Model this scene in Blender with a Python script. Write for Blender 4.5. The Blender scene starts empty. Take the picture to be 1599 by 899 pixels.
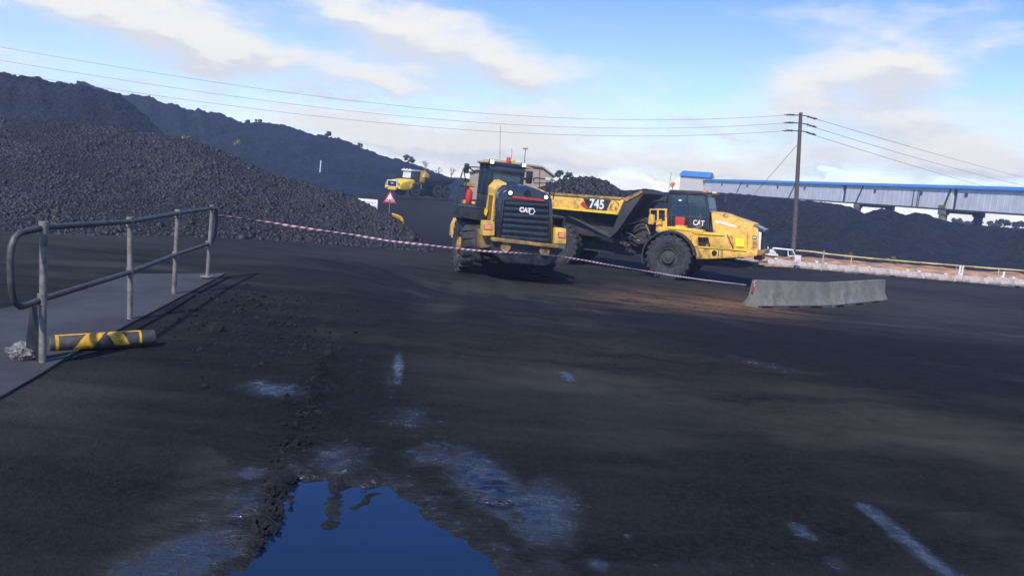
import bpy, bmesh, math, random
import numpy as np
from mathutils import Vector, Matrix, Euler
random.seed(7); rng = np.random.RandomState(7)
S = bpy.context.scene; COL = S.collection
R = math.radians
# ------------------------------------------------------------------ camera
IW, IH, FPX = 1599.0, 899.0, 1208.0
PITCH, ROLL, CAMZ = R(7.84), R(4.7), 3.0
fw = Vector((0, math.cos(PITCH), -math.sin(PITCH)))
r0 = Vector((1, 0, 0)); u0 = Vector((0, math.sin(PITCH), math.cos(PITCH)))
rr = r0*math.cos(ROLL) + u0*math.sin(ROLL)
uu = u0*math.cos(ROLL) - r0*math.sin(ROLL)
CP = Vector((0, 0, CAMZ))
cd = bpy.data.cameras.new('camera'); cam = bpy.data.objects.new('camera', cd); COL.objects.link(cam)
cd.sensor_width = 36; cd.lens = 36*FPX/IW; cd.clip_start = .1; cd.clip_end = 3000
cam.matrix_world = Matrix(((rr.x, uu.x, -fw.x, 0), (rr.y, uu.y, -fw.y, 0), (rr.z, uu.z, -fw.z, CAMZ), (0, 0, 0, 1)))
S.camera = cam
def ray(px, py):
    return fw + rr*((px-IW/2)/FPX) - uu*((py-IH/2)/FPX)
# ------------------------------------------------------------------ light
SUN_EL, SUN_AZ = 46, 200          # azimuth clockwise from +Y (view direction); 180 = straight behind the camera
SUN_E, SKY_E, EXPO = 3.8, .125, .45
S.view_settings.view_transform = 'Standard'; S.view_settings.look = 'None'
S.view_settings.exposure = EXPO; S.view_settings.gamma = 1
sl = bpy.data.lights.new('sun', 'SUN'); sl.energy = SUN_E; sl.angle = R(2.2); sl.color = (1, .95, .87)
so = bpy.data.objects.new('sun', sl); COL.objects.link(so)
sd = Vector((math.sin(R(SUN_AZ))*math.cos(R(SUN_EL)), math.cos(R(SUN_AZ))*math.cos(R(SUN_EL)), math.sin(R(SUN_EL))))
so.rotation_euler = sd.to_track_quat('Z', 'Y').to_euler()

class NT:
    """small node-tree writer"""
    def __init__(s, t): s.t = t; s.n = t.nodes; s.l = t.links
    def node(s, ty, **kw):
        n = s.n.new(ty)
        for k, v in kw.items(): setattr(n, k, v)
        return n
    def put(s, sock, v):
        if isinstance(v, bpy.types.NodeSocket): s.l.new(v, sock)
        elif v is not None:
            if sock.type == 'RGBA' and len(v) == 3: v = (*v, 1)
            sock.default_value = v
    def m(s, op, a, b=None, c=None, clamp=False):
        n = s.node('ShaderNodeMath', operation=op, use_clamp=clamp)
        for i, v in enumerate((a, b, c)):
            if v is not None: s.put(n.inputs[i], v)
        return n.outputs[0]
    def vm(s, op, a, b=None):
        n = s.node('ShaderNodeVectorMath', operation=op); s.put(n.inputs[0], a)
        if b is not None: s.put(n.inputs[1], b)
        return n.outputs[0]
    def mix(s, f, a, b):
        n = s.node('ShaderNodeMix', data_type='RGBA'); s.put(n.inputs[0], f); s.put(n.inputs[6], a); s.put(n.inputs[7], b)
        return n.outputs[2]
    def noise(s, vec, scale, detail=4, rough=.55, dist=0):
        n = s.node('ShaderNodeTexNoise'); s.put(n.inputs['Vector'], vec)
        n.inputs['Scale'].default_value = scale; n.inputs['Detail'].default_value = detail
        n.inputs['Roughness'].default_value = rough; n.inputs['Distortion'].default_value = dist
        return n.outputs[0]
    def ss(s, v, lo, hi, a=0., b=1.):
        n = s.node('ShaderNodeMapRange', interpolation_type='SMOOTHSTEP'); s.put(n.inputs[0], v)
        for i, q in enumerate((lo, hi, a, b)): n.inputs[i+1].default_value = q
        return n.outputs[0]

W = bpy.data.worlds.new('World'); S.world = W; W.use_nodes = True
W.node_tree.nodes.clear(); w = NT(W.node_tree)
sky = w.node('ShaderNodeTexSky', sky_type='NISHITA', sun_disc=False, sun_elevation=R(SUN_EL), sun_rotation=R(SUN_AZ), altitude=1500, air_density=1.0, dust_density=.6, ozone_density=2.2)
tc = w.node('ShaderNodeTexCoord'); sx = w.node('ShaderNodeSeparateXYZ'); w.l.new(tc.outputs['Generated'], sx.inputs[0])
az = w.m('ARCTAN2', sx.outputs[0], sx.outputs[1]); el = w.m('ARCSINE', sx.outputs[2])
BLOBS = [(110, 15, 120, 24, 8, .8), (270, 42, 115, 44, 14, 1.0), (355, 78, 60, 30, 10, .8), (20, 90, 60, 14, 4, .35),
         (530, 108, 110, 27, 6, .9), (620, 135, 60, 16, 6, .7), (545, 15, 110, 26, 12, .8), (690, 66, 130, 42, 14, 1.), (830, 118, 90, 26, 10, .9),
         (820, 190, 90, 28, 4, .7), (930, 235, 210, 30, 5, .9), (650, 210, 160, 24, 6, .7), (760, 255, 160, 30, 5, .8), (1120, 272, 90, 22, 3, .9), (330, 150, 160, 14, 10, .5), (520, 205, 90, 20, 8, .7),
         (1265, 132, 75, 32, 2, 1.), (1385, 95, 75, 26, 4, .85), (1425, 135, 60, 50, 20, .7), (1300, 25, 85, 22, 6, .65), (1485, 18, 50, 12, 2, .4), (1572, 55, 35, 14, 10, .6),
         (1180, 190, 160, 30, 3, .6), (1470, 240, 95, 24, 8, .95), (1560, 262, 80, 26, 4, .9), (1310, 262, 90, 20, 5, .85), (1240, 230, 60, 14, 0, .5), (1420, 190, 150, 20, 8, .5)]
nz_vec = w.node('ShaderNodeCombineXYZ'); w.put(nz_vec.inputs[0], az); w.put(nz_vec.inputs[1], w.m('MULTIPLY', el, 2.6))
wa = w.m('MULTIPLY', w.m('SUBTRACT', w.noise(nz_vec.outputs[0], 9, 6, .6), .5), .13)
wb_v = w.vm('ADD', nz_vec.outputs[0], (3.1, 7.7, 0)); wb = w.m('MULTIPLY', w.m('SUBTRACT', w.noise(wb_v, 9, 6, .6), .5), .085)
azw = w.m('ADD', az, wa); elw = w.m('ADD', el, wb)
def density(elo):
    tot = None
    for (bx, by, rx, ry, an, wt) in BLOBS:
        d = ray(bx, by).normalized(); a0 = math.atan2(d.x, d.y); e0 = math.asin(d.z)
        an = R(an) - ROLL      # image slope of the streak
        ca, sa = math.cos(an), math.sin(an)
        da = w.m('SUBTRACT', azw, a0); de = w.m('SUBTRACT', elo, e0)
        p = w.m('ADD', w.m('MULTIPLY', da, ca*FPX/rx), w.m('MULTIPLY', de, -sa*FPX/rx))
        q = w.m('ADD', w.m('MULTIPLY', da, sa*FPX/ry), w.m('MULTIPLY', de, ca*FPX/ry))
        g = w.m('EXPONENT', w.m('MULTIPLY', w.m('ADD', w.m('MULTIPLY', p, p), w.m('MULTIPLY', q, q)), -.75))
        g = w.m('MULTIPLY', g, wt*.98); tot = g if tot is None else w.m('ADD', tot, g)
    return tot
d1 = density(elw); d2 = density(w.m('ADD', elw, .018))
fine = w.noise(nz_vec.outputs[0], 11, 8, .60); big = w.noise(nz_vec.outputs[0], 3.2, 5, .6)
amb = w.m('MULTIPLY', w.ss(big, .56, .75), w.ss(w.m('ABSOLUTE', az), .62, .9, 0, .9))
tot = w.m('ADD', w.m('ADD', d1, amb), w.m('MULTIPLY', w.m('SUBTRACT', fine, .5), 1.25))
cov = w.ss(tot, .04, 1.30)
lowh = w.ss(el, .0, .15, .65, 0)           # milky band low over the horizon
cov = w.m('MULTIPLY', cov, w.ss(el, .21, .32, 1, 0))
rv = w.node('ShaderNodeCombineXYZ'); w.put(rv.inputs[0], w.m('MULTIPLY', azw, 5.)); w.put(rv.inputs[1], w.m('MULTIPLY', elw, 30.))
rows = w.noise(rv.outputs[0], 1.3, 6, .6, .3)
rowc = w.m('MULTIPLY', w.ss(rows, .44, .66), w.ss(el, .06, .19, .85, 0)); cov = w.m('MAXIMUM', cov, rowc)
cov = w.m('MAXIMUM', cov, w.m('MULTIPLY', lowh, w.ss(fine, .34, .60)))
shade = w.ss(w.m('ADD', w.m('ADD', w.m('SUBTRACT', d2, d1), w.m('MULTIPLY', w.m('SUBTRACT', w.noise(w.vm('ADD', nz_vec.outputs[0], (5, 2, 0)), 14, 6, .6), .5), 1.4)), w.m('MULTIPLY', w.m('SUBTRACT', fine, .5), -.9)), -.30, .30)
ccol = w.mix(shade, (5.7, 5.6, 5.4), (4.5, 4.65, 4.95))
tint = w.node('ShaderNodeMix', data_type='RGBA', blend_type='MULTIPLY'); tint.inputs[0].default_value = 1
w.l.new(sky.outputs[0], tint.inputs[6]); w.l.new(w.mix(w.ss(el, .12, .42), (1.0, 1.0, 1.08), (.42, .74, 1.40)), tint.inputs[7])
bg = w.node('ShaderNodeBackground'); bg.inputs[1].default_value = SKY_E
w.l.new(w.mix(cov, tint.outputs[2], ccol), bg.inputs[0])
wo = w.node('ShaderNodeOutputWorld'); w.l.new(bg.outputs[0], wo.inputs[0])

# ------------------------------------------------------------------ helpers
def hashn(ix, iy, s=0):
    h = (ix.astype(np.int64)*374761393 + iy.astype(np.int64)*668265263 + s*1442695041) & 0x7fffffff
    h = ((h ^ (h >> 13))*1274126177) & 0x7fffffff
    return ((h ^ (h >> 16)) & 0xffff)/65535.0
def vnoise(x, y, s=0):
    ix = np.floor(x); iy = np.floor(y); fx = x-ix; fy = y-iy
    fx = fx*fx*(3-2*fx); fy = fy*fy*(3-2*fy)
    a = hashn(ix, iy, s); b = hashn(ix+1, iy, s); c = hashn(ix, iy+1, s); d = hashn(ix+1, iy+1, s)
    return (a*(1-fx)+b*fx)*(1-fy) + (c*(1-fx)+d*fx)*fy - .5
def fbm(x, y, s=0, o=4):
    t = 0; a = 1.
    for i in range(o):
        t = t + a*vnoise(x*2**i+i*17.3, y*2**i-i*9.1, s+i); a *= .5
    return t
def sstep(a, b, x):
    t = np.clip((x-a)/(b-a), 0, 1); return t*t*(3-2*t)
def Gz(x, y):
    x = np.asarray(x, float); y = np.asarray(y, float)
    yard = np.clip(-.05-.025*(y-22)-.03*x, -.55, .15)
    a = 9+4*sstep(-1.2, -4.0, x)*(1-sstep(-13, -20, x)); t = sstep(0, 1, (y-a)/12)
    return 1.28*(1-t) + yard*t
def Gd(px, py, dz=0):
    """where a sight line meets the ground"""
    d = ray(px, py); z = 0.
    for i in range(60):
        t = (z+dz-CAMZ)/d.z; z = .5*z+.5*float(Gz(d.x*t, d.y*t))
    p = CP + d*t; return Vector((p.x, p.y, p.z))
def P(px, py, Y):
    d = ray(px, py); return CP + d*(Y/d.y)
class Frame:
    def __init__(s, M): s.M = M; s.I = M.inverted()
    def hit(s, px, py, axis, val):
        o = s.I @ CP; d = (s.I.to_3x3() @ ray(px, py)); t = (val-o[axis])/d[axis]; return o + d*t

def tag(o, label=None, cat=None, group=None, kind=None):
    if label: o['label'] = label
    if cat: o['category'] = cat
    if group: o['group'] = group
    if kind: o['kind'] = kind
    return o
def thing(name, label, cat, M=None, group=None, loc=None):
    o = bpy.data.objects.new(name, None); COL.objects.link(o); o.empty_display_size = .3
    if M is not None: o.matrix_world = M
    if loc is not None: o.location = loc
    return tag(o, label, cat, group)
class MB:
    def __init__(s): s.V = []; s.F = []; s.T = None
    def add(s, v, f):
        b = len(s.V)
        s.V += [tuple(s.T @ Vector(q)) if s.T else tuple(q) for q in v]; s.F += [tuple(i+b for i in q) for q in f]; return s
    def box(s, x0, x1, y0, y1, z0, z1):
        v = [(x, y, z) for z in (z0, z1) for y in (y0, y1) for x in (x0, x1)]
        return s.add(v, [(0, 2, 3, 1), (4, 5, 7, 6), (0, 1, 5, 4), (2, 6, 7, 3), (0, 4, 6, 2), (1, 3, 7, 5)])
    def obox(s, c, size, rot=(0, 0, 0)):
        M = Matrix.Translation(c) @ Euler(rot).to_matrix().to_4x4(); h = [q/2 for q in size]
        v = [M @ Vector((x*h[0], y*h[1], z*h[2])) for z in (-1, 1) for y in (-1, 1) for x in (-1, 1)]
        return s.add(v, [(0, 2, 3, 1), (4, 5, 7, 6), (0, 1, 5, 4), (2, 6, 7, 3), (0, 4, 6, 2), (1, 3, 7, 5)])
    def loft(s, polys, axis, vals, caps=True):
        n = len(polys[0]); v = []
        for pl, a in zip(polys, vals):
            for (p, q) in pl: v.append({'x': (a, p, q), 'y': (p, a, q), 'z': (p, q, a)}[axis])
        f = []
        for k in range(len(polys)-1):
            for i in range(n): j = (i+1) % n; f.append((k*n+i, k*n+j, (k+1)*n+j, (k+1)*n+i))
        if caps: f += [tuple(range(n)), tuple(range((len(polys)-1)*n, len(polys)*n))]
        return s.add(v, f)
    def prism(s, poly, axis, a0, a1): return s.loft([poly, poly], axis, [a0, a1])
    def tube(s, pts, r, n=8, caps=True):
        pts = [Vector(p) for p in pts]; m = len(pts); rs = r if isinstance(r, (list, tuple)) else [r]*m
        v = []; up = None
        for i, p in enumerate(pts):
            t = (pts[min(i+1, m-1)]-pts[max(i-1, 0)]).normalized()
            if up is None: up = t.orthogonal().normalized()
            a = (up - t*up.dot(t)); a = a.normalized() if a.length > 1e-6 else t.orthogonal().normalized(); up = a; b = t.cross(a)
            for k in range(n):
                q = 2*math.pi*k/n; v.append(p+(a*math.cos(q)+b*math.sin(q))*rs[i])
        f = [(i*n+k, i*n+(k+1) % n, (i+1)*n+(k+1) % n, (i+1)*n+k) for i in range(m-1) for k in range(n)]
        if caps: f += [tuple(range(n)), tuple(range((m-1)*n, m*n))]
        return s.add(v, f)
    def lathe(s, prof, axis='y', c=(0, 0, 0), n=32, closed=False):
        v = []
        for (r, a) in prof:
            for k in range(n):
                q = 2*math.pi*k/n; u, w_ = r*math.cos(q), r*math.sin(q)
                p = {'x': (a, u, w_), 'y': (u, a, w_), 'z': (u, w_, a)}[axis]; v.append((p[0]+c[0], p[1]+c[1], p[2]+c[2]))
        m = len(prof); f = [(i*n+k, i*n+(k+1) % n, (i+1)*n+(k+1) % n, (i+1)*n+k) for i in range(m-1) for k in range(n)]
        if closed: f += [((m-1)*n+k, (m-1)*n+(k+1) % n, (k+1) % n, k) for k in range(n)]
        else: f += [tuple(range(n)), tuple(range((m-1)*n, m*n))]
        return s.add(v, f)
    def build(s, name, mat, parent=None, bevel=0, smooth=35):
        me = bpy.data.meshes.new(name); me.from_pydata(s.V, [], s.F)
        bm = bmesh.new(); bm.from_mesh(me); bmesh.ops.recalc_face_normals(bm, faces=bm.faces)
        if bevel:
            ed = [e for e in bm.edges if len(e.link_faces) == 2 and e.calc_face_angle(0) > R(28)]
            bmesh.ops.bevel(bm, geom=ed, offset=bevel, segments=2, profile=.6, affect='EDGES', clamp_overlap=True)
        bm.to_mesh(me); bm.free()
        if smooth:
            me.shade_smooth()
            try: me.set_sharp_from_angle(angle=R(smooth))
            except Exception: pass
        me.materials.append(mat)
        o = bpy.data.objects.new(name, me); COL.objects.link(o)
        if parent: o.parent = parent
        return o
def npmesh(name, V, F, mat, parent=None, attrs=None, smooth=True):
    me = bpy.data.meshes.new(name); V = np.asarray(V, np.float32); F = np.asarray(F, np.int32); k = F.shape[1]
    me.vertices.add(len(V)); me.vertices.foreach_set('co', V.ravel())
    me.loops.add(F.size); me.loops.foreach_set('vertex_index', F.ravel())
    me.polygons.add(len(F)); me.polygons.foreach_set('loop_start', np.arange(0, F.size, k, dtype=np.int32))
    me.polygons.foreach_set('loop_total', np.full(len(F), k, np.int32))
    me.update(calc_edges=True); me.validate()
    if smooth: me.polygons.foreach_set('use_smooth', np.ones(len(F), bool))
    for nm, a in (attrs or {}).items():
        at = me.attributes.new(nm, 'FLOAT', 'POINT'); at.data.foreach_set('value', np.asarray(a, np.float32).ravel())
    me.materials.append(mat); o = bpy.data.objects.new(name, me); COL.objects.link(o)
    if parent: o.parent = parent
    return o
def gridfaces(ny, nx):
    i = np.arange(ny-1)[:, None]*nx + np.arange(nx-1)[None, :]
    return np.stack([i, i+1, i+nx+1, i+nx], -1).reshape(-1, 4)
def text(name, s, size, mat, parent, M, depth=.004, shear=0, bold=0, sx=1):
    cu = bpy.data.curves.new(name, 'FONT'); cu.body = s; cu.size = size; cu.extrude = depth; cu.align_x = 'CENTER'; cu.align_y = 'CENTER'; cu.shear = shear; cu.offset = bold
    o = bpy.data.objects.new(name+'_tmp', cu); COL.objects.link(o); bpy.context.view_layer.update()
    me = bpy.data.meshes.new_from_object(o.evaluated_get(bpy.context.evaluated_depsgraph_get()))
    bpy.data.objects.remove(o); me.transform(M @ Matrix.Diagonal((sx, 1, 1, 1))); me.materials.clear(); me.materials.append(mat)
    q = bpy.data.objects.new(name, me); COL.objects.link(q); q.parent = parent; return q

# ------------------------------------------------------------------ materials
def material(name, col, rough=.6, metal=0, var=.25, scale=6, bump=.0, bscale=40, dirt=0, dcol=(.03, .03, .032), dscale=2.2, spec=.5, emit=None, estr=0, bd=.02, coat=0, low=0):
    m = bpy.data.materials.new(name); m.use_nodes = True; m.node_tree.nodes.clear(); t = NT(m.node_tree)
    b = t.node('ShaderNodeBsdfPrincipled'); o = t.node('ShaderNodeOutputMaterial'); t.l.new(b.outputs[0], o.inputs[0])
    tc = t.node('ShaderNodeTexCoord').outputs['Object']
    n = t.noise(tc, scale, 5)
    lo = tuple(c*(1-var) for c in col); hi = tuple(min(1, c*(1+var)) for c in col)
    c = t.mix(t.ss(n, .3, .7), lo, hi)
    if dirt:
        dn = t.noise(tc, dscale, 8, .68); f = t.ss(dn, .62-dirt*.35, .80-dirt*.2)
        c = t.mix(t.m('MULTIPLY', f, .9), c, dcol)
        t.put(b.inputs['Roughness'], t.m('ADD', t.m('MULTIPLY', f, .9-rough), rough))
        if metal: t.put(b.inputs['Metallic'], t.m('MULTIPLY', t.m('SUBTRACT', 1., f), metal))
    else:
        b.inputs['Roughness'].default_value = rough; b.inputs['Metallic'].default_value = metal
    if low:
        sz_ = t.node('ShaderNodeSeparateXYZ'); t.l.new(tc, sz_.inputs[0])
        lf = t.ss(t.m('ADD', sz_.outputs[2], t.m('MULTIPLY', t.m('SUBTRACT', t.noise(tc, 4, 7, .7), .5), 2.6)), low-.45, low+.55, .75, 0)
        c = t.mix(lf, c, (.05, .044, .038))
    t.put(b.inputs['Base Color'], c); b.inputs['Specular IOR Level'].default_value = spec
    if coat: b.inputs['Coat Weight'].default_value = coat
    if bump:
        bp = t.node('ShaderNodeBump'); bp.inputs['Strength'].default_value = bump; bp.inputs['Distance'].default_value = bd
        t.l.new(t.noise(tc, bscale, 6, .65), bp.inputs['Height']); t.l.new(bp.outputs[0], b.inputs['Normal'])
    if emit:
        b.inputs['Emission Color'].default_value = (*emit, 1); b.inputs['Emission Strength'].default_value = estr
    return m
Y_ = (.78, .46, .085)
M = dict(
    yellow=material('yellow_paint', Y_, .48, low=.95, var=.12, dirt=.46, dcol=(.26, .17, .07), dscale=2.6, bump=.05, bscale=8),
    yellow_dirty=material('dusty_yellow_paint', (.40, .24, .07), .6, low=.9, var=.25, dirt=.62, dcol=(.045, .042, .04), dscale=2.6),
    yellow_edge=material('bright_yellow_lit_edge', (.80, .50, .02), .4, var=.08, dirt=.2, dcol=(.3, .2, .04)),  # on truck ledges the brightness is skylight put into the colour; plain paint elsewhere
    tan=material('tan_roof_paint', (.45, .33, .16), .6, var=.15, dirt=.3, dcol=(.1, .08, .06)),
    black=material('black_paint', (.018, .021, .028), .38, var=.3, dirt=.45, dcol=(.04, .042, .048)),
    blackgloss=material('gloss_black_paint', (.018, .027, .042), .26, var=.2, dirt=.25, dcol=(.035, .038, .045), coat=.4),
    grille=material('black_grille', (.012, .013, .016), .5, var=.3),
    grease=material('greasy_dark_steel', (.035, .035, .038), .6, metal=.2, var=.5, dirt=.5, dcol=(.06, .05, .04), bump=.3, bscale=14),
    bed=material('dirty_bed_steel', (.030, .031, .035), .62, var=.35, dirt=.5, dcol=(.065, .055, .045), dscale=1.1, bump=.15, bscale=5),
    rubber=material('dusty_tyre_rubber', (.030, .031, .034), .85, var=.35, dirt=.45, dcol=(.055, .054, .055), dscale=3, bump=.3, bscale=30),
    rim=material('dusty_wheel_rim', (.045, .043, .042), .7, var=.3, dirt=.4, dcol=(.07, .065, .06)),
    rim_y=material('yellow_wheel_rim', (.42, .24, .05), .6, var=.2, dirt=.5, dcol=(.05, .045, .04)),
    red=material('red_plastic', (.50, .035, .03), .4, var=.15, dirt=.3, dcol=(.2, .06, .05)),
    redlens=material('red_tail_lens', (.6, .05, .03), .3, emit=(1, .16, .10), estr=1.2),
    orange=material('orange_beacon', (.75, .20, .06), .3, var=.1),
    lamp=material('lit_work_lamp', (.9, .9, .9), .3, emit=(.86, .94, 1), estr=2.5),
    lens=material('lamp_glass', (.55, .58, .6), .15, var=.1, spec=.8),
    white=material('white_paint', (.72, .72, .70), .5, var=.08, dirt=.25, dcol=(.4, .38, .36)),
    letter=material('white_lettering', (.72, .71, .68), .5, var=.08, dirt=.3, dcol=(.35, .32, .28), dscale=5),
    pink=material('pale_barrier_plastic', (.47, .41, .37), .6, var=.2, dirt=.6, dcol=(.24, .16, .12), dscale=2.2),
    hivis=material('hi_vis_cloth', (.42, .50, .22), .9, var=.15, bump=.3, bscale=12),
    cloth=material('dark_seat_cloth', (.03, .035, .045), .9),
    tagy=material('fluorescent_tag', (.80, .85, .02), .5, var=.05),
    rail=material('dark_rail_pipe', (.080, .078, .075), .5, metal=.3, var=.3, scale=18, dirt=.45, dcol=(.05, .045, .04), dscale=9, bump=.15, bscale=60),  # rails get a darker base colour than the posts
    steel=material('galvanised_pipe', (.23, .215, .185), .5, metal=.3, var=.3, scale=18, dirt=.42, dcol=(.06, .052, .045), dscale=9, bump=.15, bscale=60),
    concrete=material('barrier_concrete', (.17, .165, .14), .9, var=.2, scale=2.2, dirt=.38, dcol=(.085, .083, .07), dscale=1.6, bump=.35, bscale=30),
    slab=material('dusty_concrete_slab', (.044, .046, .048), .8, var=.2, scale=1.2, dirt=.75, dcol=(.016, .017, .020), dscale=.55, bump=.2, bscale=50, bd=.005),
    wall=material('grey_cladding', (.62, .62, .62), .6, var=.10, scale=.5, dirt=.15, dcol=(.25, .25, .26), dscale=.3),
    wallside=material('cream_cladding', (.52, .49, .44), .6, var=.08),
    blue=material('blue_roof_sheet', (.045, .19, .46), .45, var=.12, scale=.3),
    darksteel=material('dark_structural_steel', (.05, .055, .07), .6, var=.3),
    shed=material('tan_shed_sheet', (.34, .26, .18), .7, var=.12, scale=.6),
    wood=material('creosoted_pole_timber', (.085, .07, .06), .8, var=.35, scale=9, bump=.3, bscale=25),
    wire=material('weathered_wire', (.14, .14, .15), .5, metal=.2),
    insul=material('brown_insulator', (.05, .035, .03), .3),
    bark=material('grey_bark', (.12, .10, .085), .9, var=.3),
    leaf=material('gum_foliage', (.060, .072, .050), .8, var=.45, scale=3),
    leaf2=material('scrub_foliage', (.16, .18, .04), .8, var=.45, scale=3),
    leafr=material('dry_scrub_foliage', (.22, .13, .06), .85, var=.4, scale=3),
    planks=material('weathered_timber', (.36, .22, .13), .8, var=.4, scale=2.5, dirt=.3, dcol=(.12, .07, .045), bump=.3, bscale=12),
    soil=material('ochre_soil', (.38, .21, .11), .95, var=.3, scale=1.3, dirt=.35, dcol=(.10, .07, .055), bump=.5, bscale=8, bd=.06),
    rag=material('crumpled_grey_plastic', (.15, .145, .14), .6, var=.6, scale=14, dirt=.5, dcol=(.05, .05, .05), dscale=12, bump=.5, bscale=30),
    reflect=material('worn_yellow_reflective', (.62, .33, .02), .5, var=.2, scale=20, dirt=.42, dcol=(.20, .10, .015), dscale=16),
    bollard=material('dark_rubber_post', (.045, .047, .045), .7, var=.3, scale=10, dirt=.3, dcol=(.09, .09, .085), dscale=10),
)
def glassmat():
    m = bpy.data.materials.new('sky_tinted_cab_glass'); m.use_nodes = True; m.node_tree.nodes.clear(); t = NT(m.node_tree)
    b = t.node('ShaderNodeBsdfPrincipled'); b.inputs['Base Color'].default_value = (.20, .30, .36, 1); b.inputs['Roughness'].default_value = .06; b.inputs['IOR'].default_value = 1.5
    tr = t.node('ShaderNodeBsdfTransparent'); tr.inputs[0].default_value = (.62, .74, .80, 1)
    b.inputs['Base Color'].default_value = (.05, .11, .16, 1); b.inputs['IOR'].default_value = 1.9  # blue sky reflection is partly put into this base colour
    mx = t.node('ShaderNodeMixShader'); mx.inputs[0].default_value = .42
    t.l.new(tr.outputs[0], mx.inputs[1]); t.l.new(b.outputs[0], mx.inputs[2]); o = t.node('ShaderNodeOutputMaterial'); t.l.new(mx.outputs[0], o.inputs[0]); return m
M['glass'] = glassmat()
def coalmat(name, col, vscale, bump, bd, var=.5, spec=.35, big=.15):
    m = bpy.data.materials.new(name); m.use_nodes = True; m.node_tree.nodes.clear(); t = NT(m.node_tree)
    b = t.node('ShaderNodeBsdfPrincipled'); o = t.node('ShaderNodeOutputMaterial'); t.l.new(b.outputs[0], o.inputs[0])
    tc = t.node('ShaderNodeTexCoord').outputs['Object']
    vo = t.node('ShaderNodeTexVoronoi'); t.l.new(tc, vo.inputs['Vector']); vo.inputs['Scale'].default_value = vscale
    sep = t.node('ShaderNodeSeparateColor'); t.l.new(vo.outputs['Color'], sep.inputs[0])
    n = t.noise(tc, big, 6, .6); lo = tuple(c*(1-var) for c in col); hi = tuple(c*(1+var) for c in col)
    c = t.mix(sep.outputs[0], lo, hi); c2 = t.mix(t.ss(n, .35, .65), tuple(q*.72 for q in (1, 1, 1)), (1.15, 1.12, 1.08))
    mu = t.node('ShaderNodeMix', data_type='RGBA', blend_type='MULTIPLY'); mu.inputs[0].default_value = 1; t.l.new(c, mu.inputs[6]); t.l.new(c2, mu.inputs[7])
    t.l.new(mu.outputs[2], b.inputs['Base Color']); b.inputs['Roughness'].default_value = .62; b.inputs['Specular IOR Level'].default_value = spec
    h = t.m('ADD', t.m('MULTIPLY', vo.outputs['Distance'], -1.), t.m('MULTIPLY', t.noise(tc, vscale*1.7, 6, .7), 1.2))
    bp = t.node('ShaderNodeBump'); bp.inputs['Strength'].default_value = bump; bp.inputs['Distance'].default_value = bd
    t.l.new(h, bp.inputs['Height']); t.l.new(bp.outputs[0], b.inputs['Normal']); return m
M['coal'] = coalmat('lump_coal', (.012, .013, .016), 5, 1, .12)
M['coalfine'] = coalmat('fine_coal', (.0125, .0135, .0175), 3.2, .9, .16)
M['coalfar'] = coalmat('coal_waste_bank', (.0085, .0095, .0125), 1.1, .8, .3)
M['lump'] = coalmat('coal_lump_faces', (.0118, .0138, .0168), 6, .6, .03, var=.7, spec=.55)

# ------------------------------------------------------------------ ground
def axis_pts(segs):
    out = []
    for a, b, st in segs: out += list(np.arange(a, b, st))
    return np.array(out+[segs[-1][1]])
gx = axis_pts([(-240, -200, 20), (-200, -60, 10), (-60, -20, 1.5), (-20, -8, .4), (-8, -3.4, .10), (-3.4, 2.0, .03), (2.0, 8, .08), (8, 20, .35), (20, 60, 1.5), (60, 200, 10), (200, 240, 20)])
gy = axis_pts([(-80, -20, 15), (-20, 2, .8), (2, 2.7, .1), (2.7, 7.2, .026), (7.2, 12, .07), (12, 26, .18), (26, 50, .6), (50, 120, 3), (120, 245, 12)])
GX, GY = np.meshgrid(gx, gy); base = Gz(GX, GY)
def blob(px, py, rx, ry, an=0):
    """elliptical patch on the ground, given centre and half sizes"""
    c = Gd(px, py); a = Gd(px+rx*math.cos(R(an)), py+rx*math.sin(R(an))); b = Gd(px-ry*math.sin(R(an)), py+ry*math.cos(R(an)))
    A = np.array([[a.x-c.x, b.x-c.x], [a.y-c.y, b.y-c.y]]); I = np.linalg.inv(A)
    dx = GX-c.x; dy = GY-c.y; u = I[0, 0]*dx+I[0, 1]*dy; v = I[1, 0]*dx+I[1, 1]*dy
    return np.exp(-(u*u+v*v)*.8)
def segdist(pts):
    d = np.full(GX.shape, 1e9)
    for (x0, y0), (x1, y1) in zip(pts[:-1], pts[1:]):
        ex, ey = x1-x0, y1-y0; t = np.clip(((GX-x0)*ex+(GY-y0)*ey)/(ex*ex+ey*ey), 0, 1)
        d = np.minimum(d, np.hypot(GX-x0-t*ex, GY-y0-t*ey))
    return d
def gpts(l): return [(lambda g: (g.x, g.y))(Gd(*q)) for q in l]
pud = gpts([(350, 930), (385, 860), (412, 810), (440, 765), (470, 748), (520, 752), (575, 762), (630, 788), (680, 822), (740, 865), (800, 930)])
inside = np.zeros(GX.shape, bool)
for (x0, y0), (x1, y1) in zip(pud, pud[1:]+pud[:1]):
    c = (y0 > GY) != (y1 > GY)
    with np.errstate(divide='ignore', invalid='ignore'): inside ^= c & (GX < (x1-x0)*(GY-y0)/(y1-y0+1e-12)+x0)
sdist = segdist(pud+pud[:1])*np.where(inside, -1, 1)
near = np.exp(-np.maximum(GY-8, 0)/5)*np.exp(-np.maximum(np.abs(GX)-6, 0)/4)
sdn = sdist - .09 + (.11*fbm(GX*5, GY*8, 31, 4)+.05*fbm(GX*14, GY*34, 32, 3))*np.clip(near, 0, 1)
Z = base.copy()
Z += .03*fbm(GX*.35, GY*.35, 2, 4)*sstep(7, 16, GY)*np.exp(-np.maximum(GY-60, 0)/60)
Z += (.020*fbm(GX*1.1, GY*.9, 3, 3) + .011*fbm(GX*9, GY*7, 4, 4))*near
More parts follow.
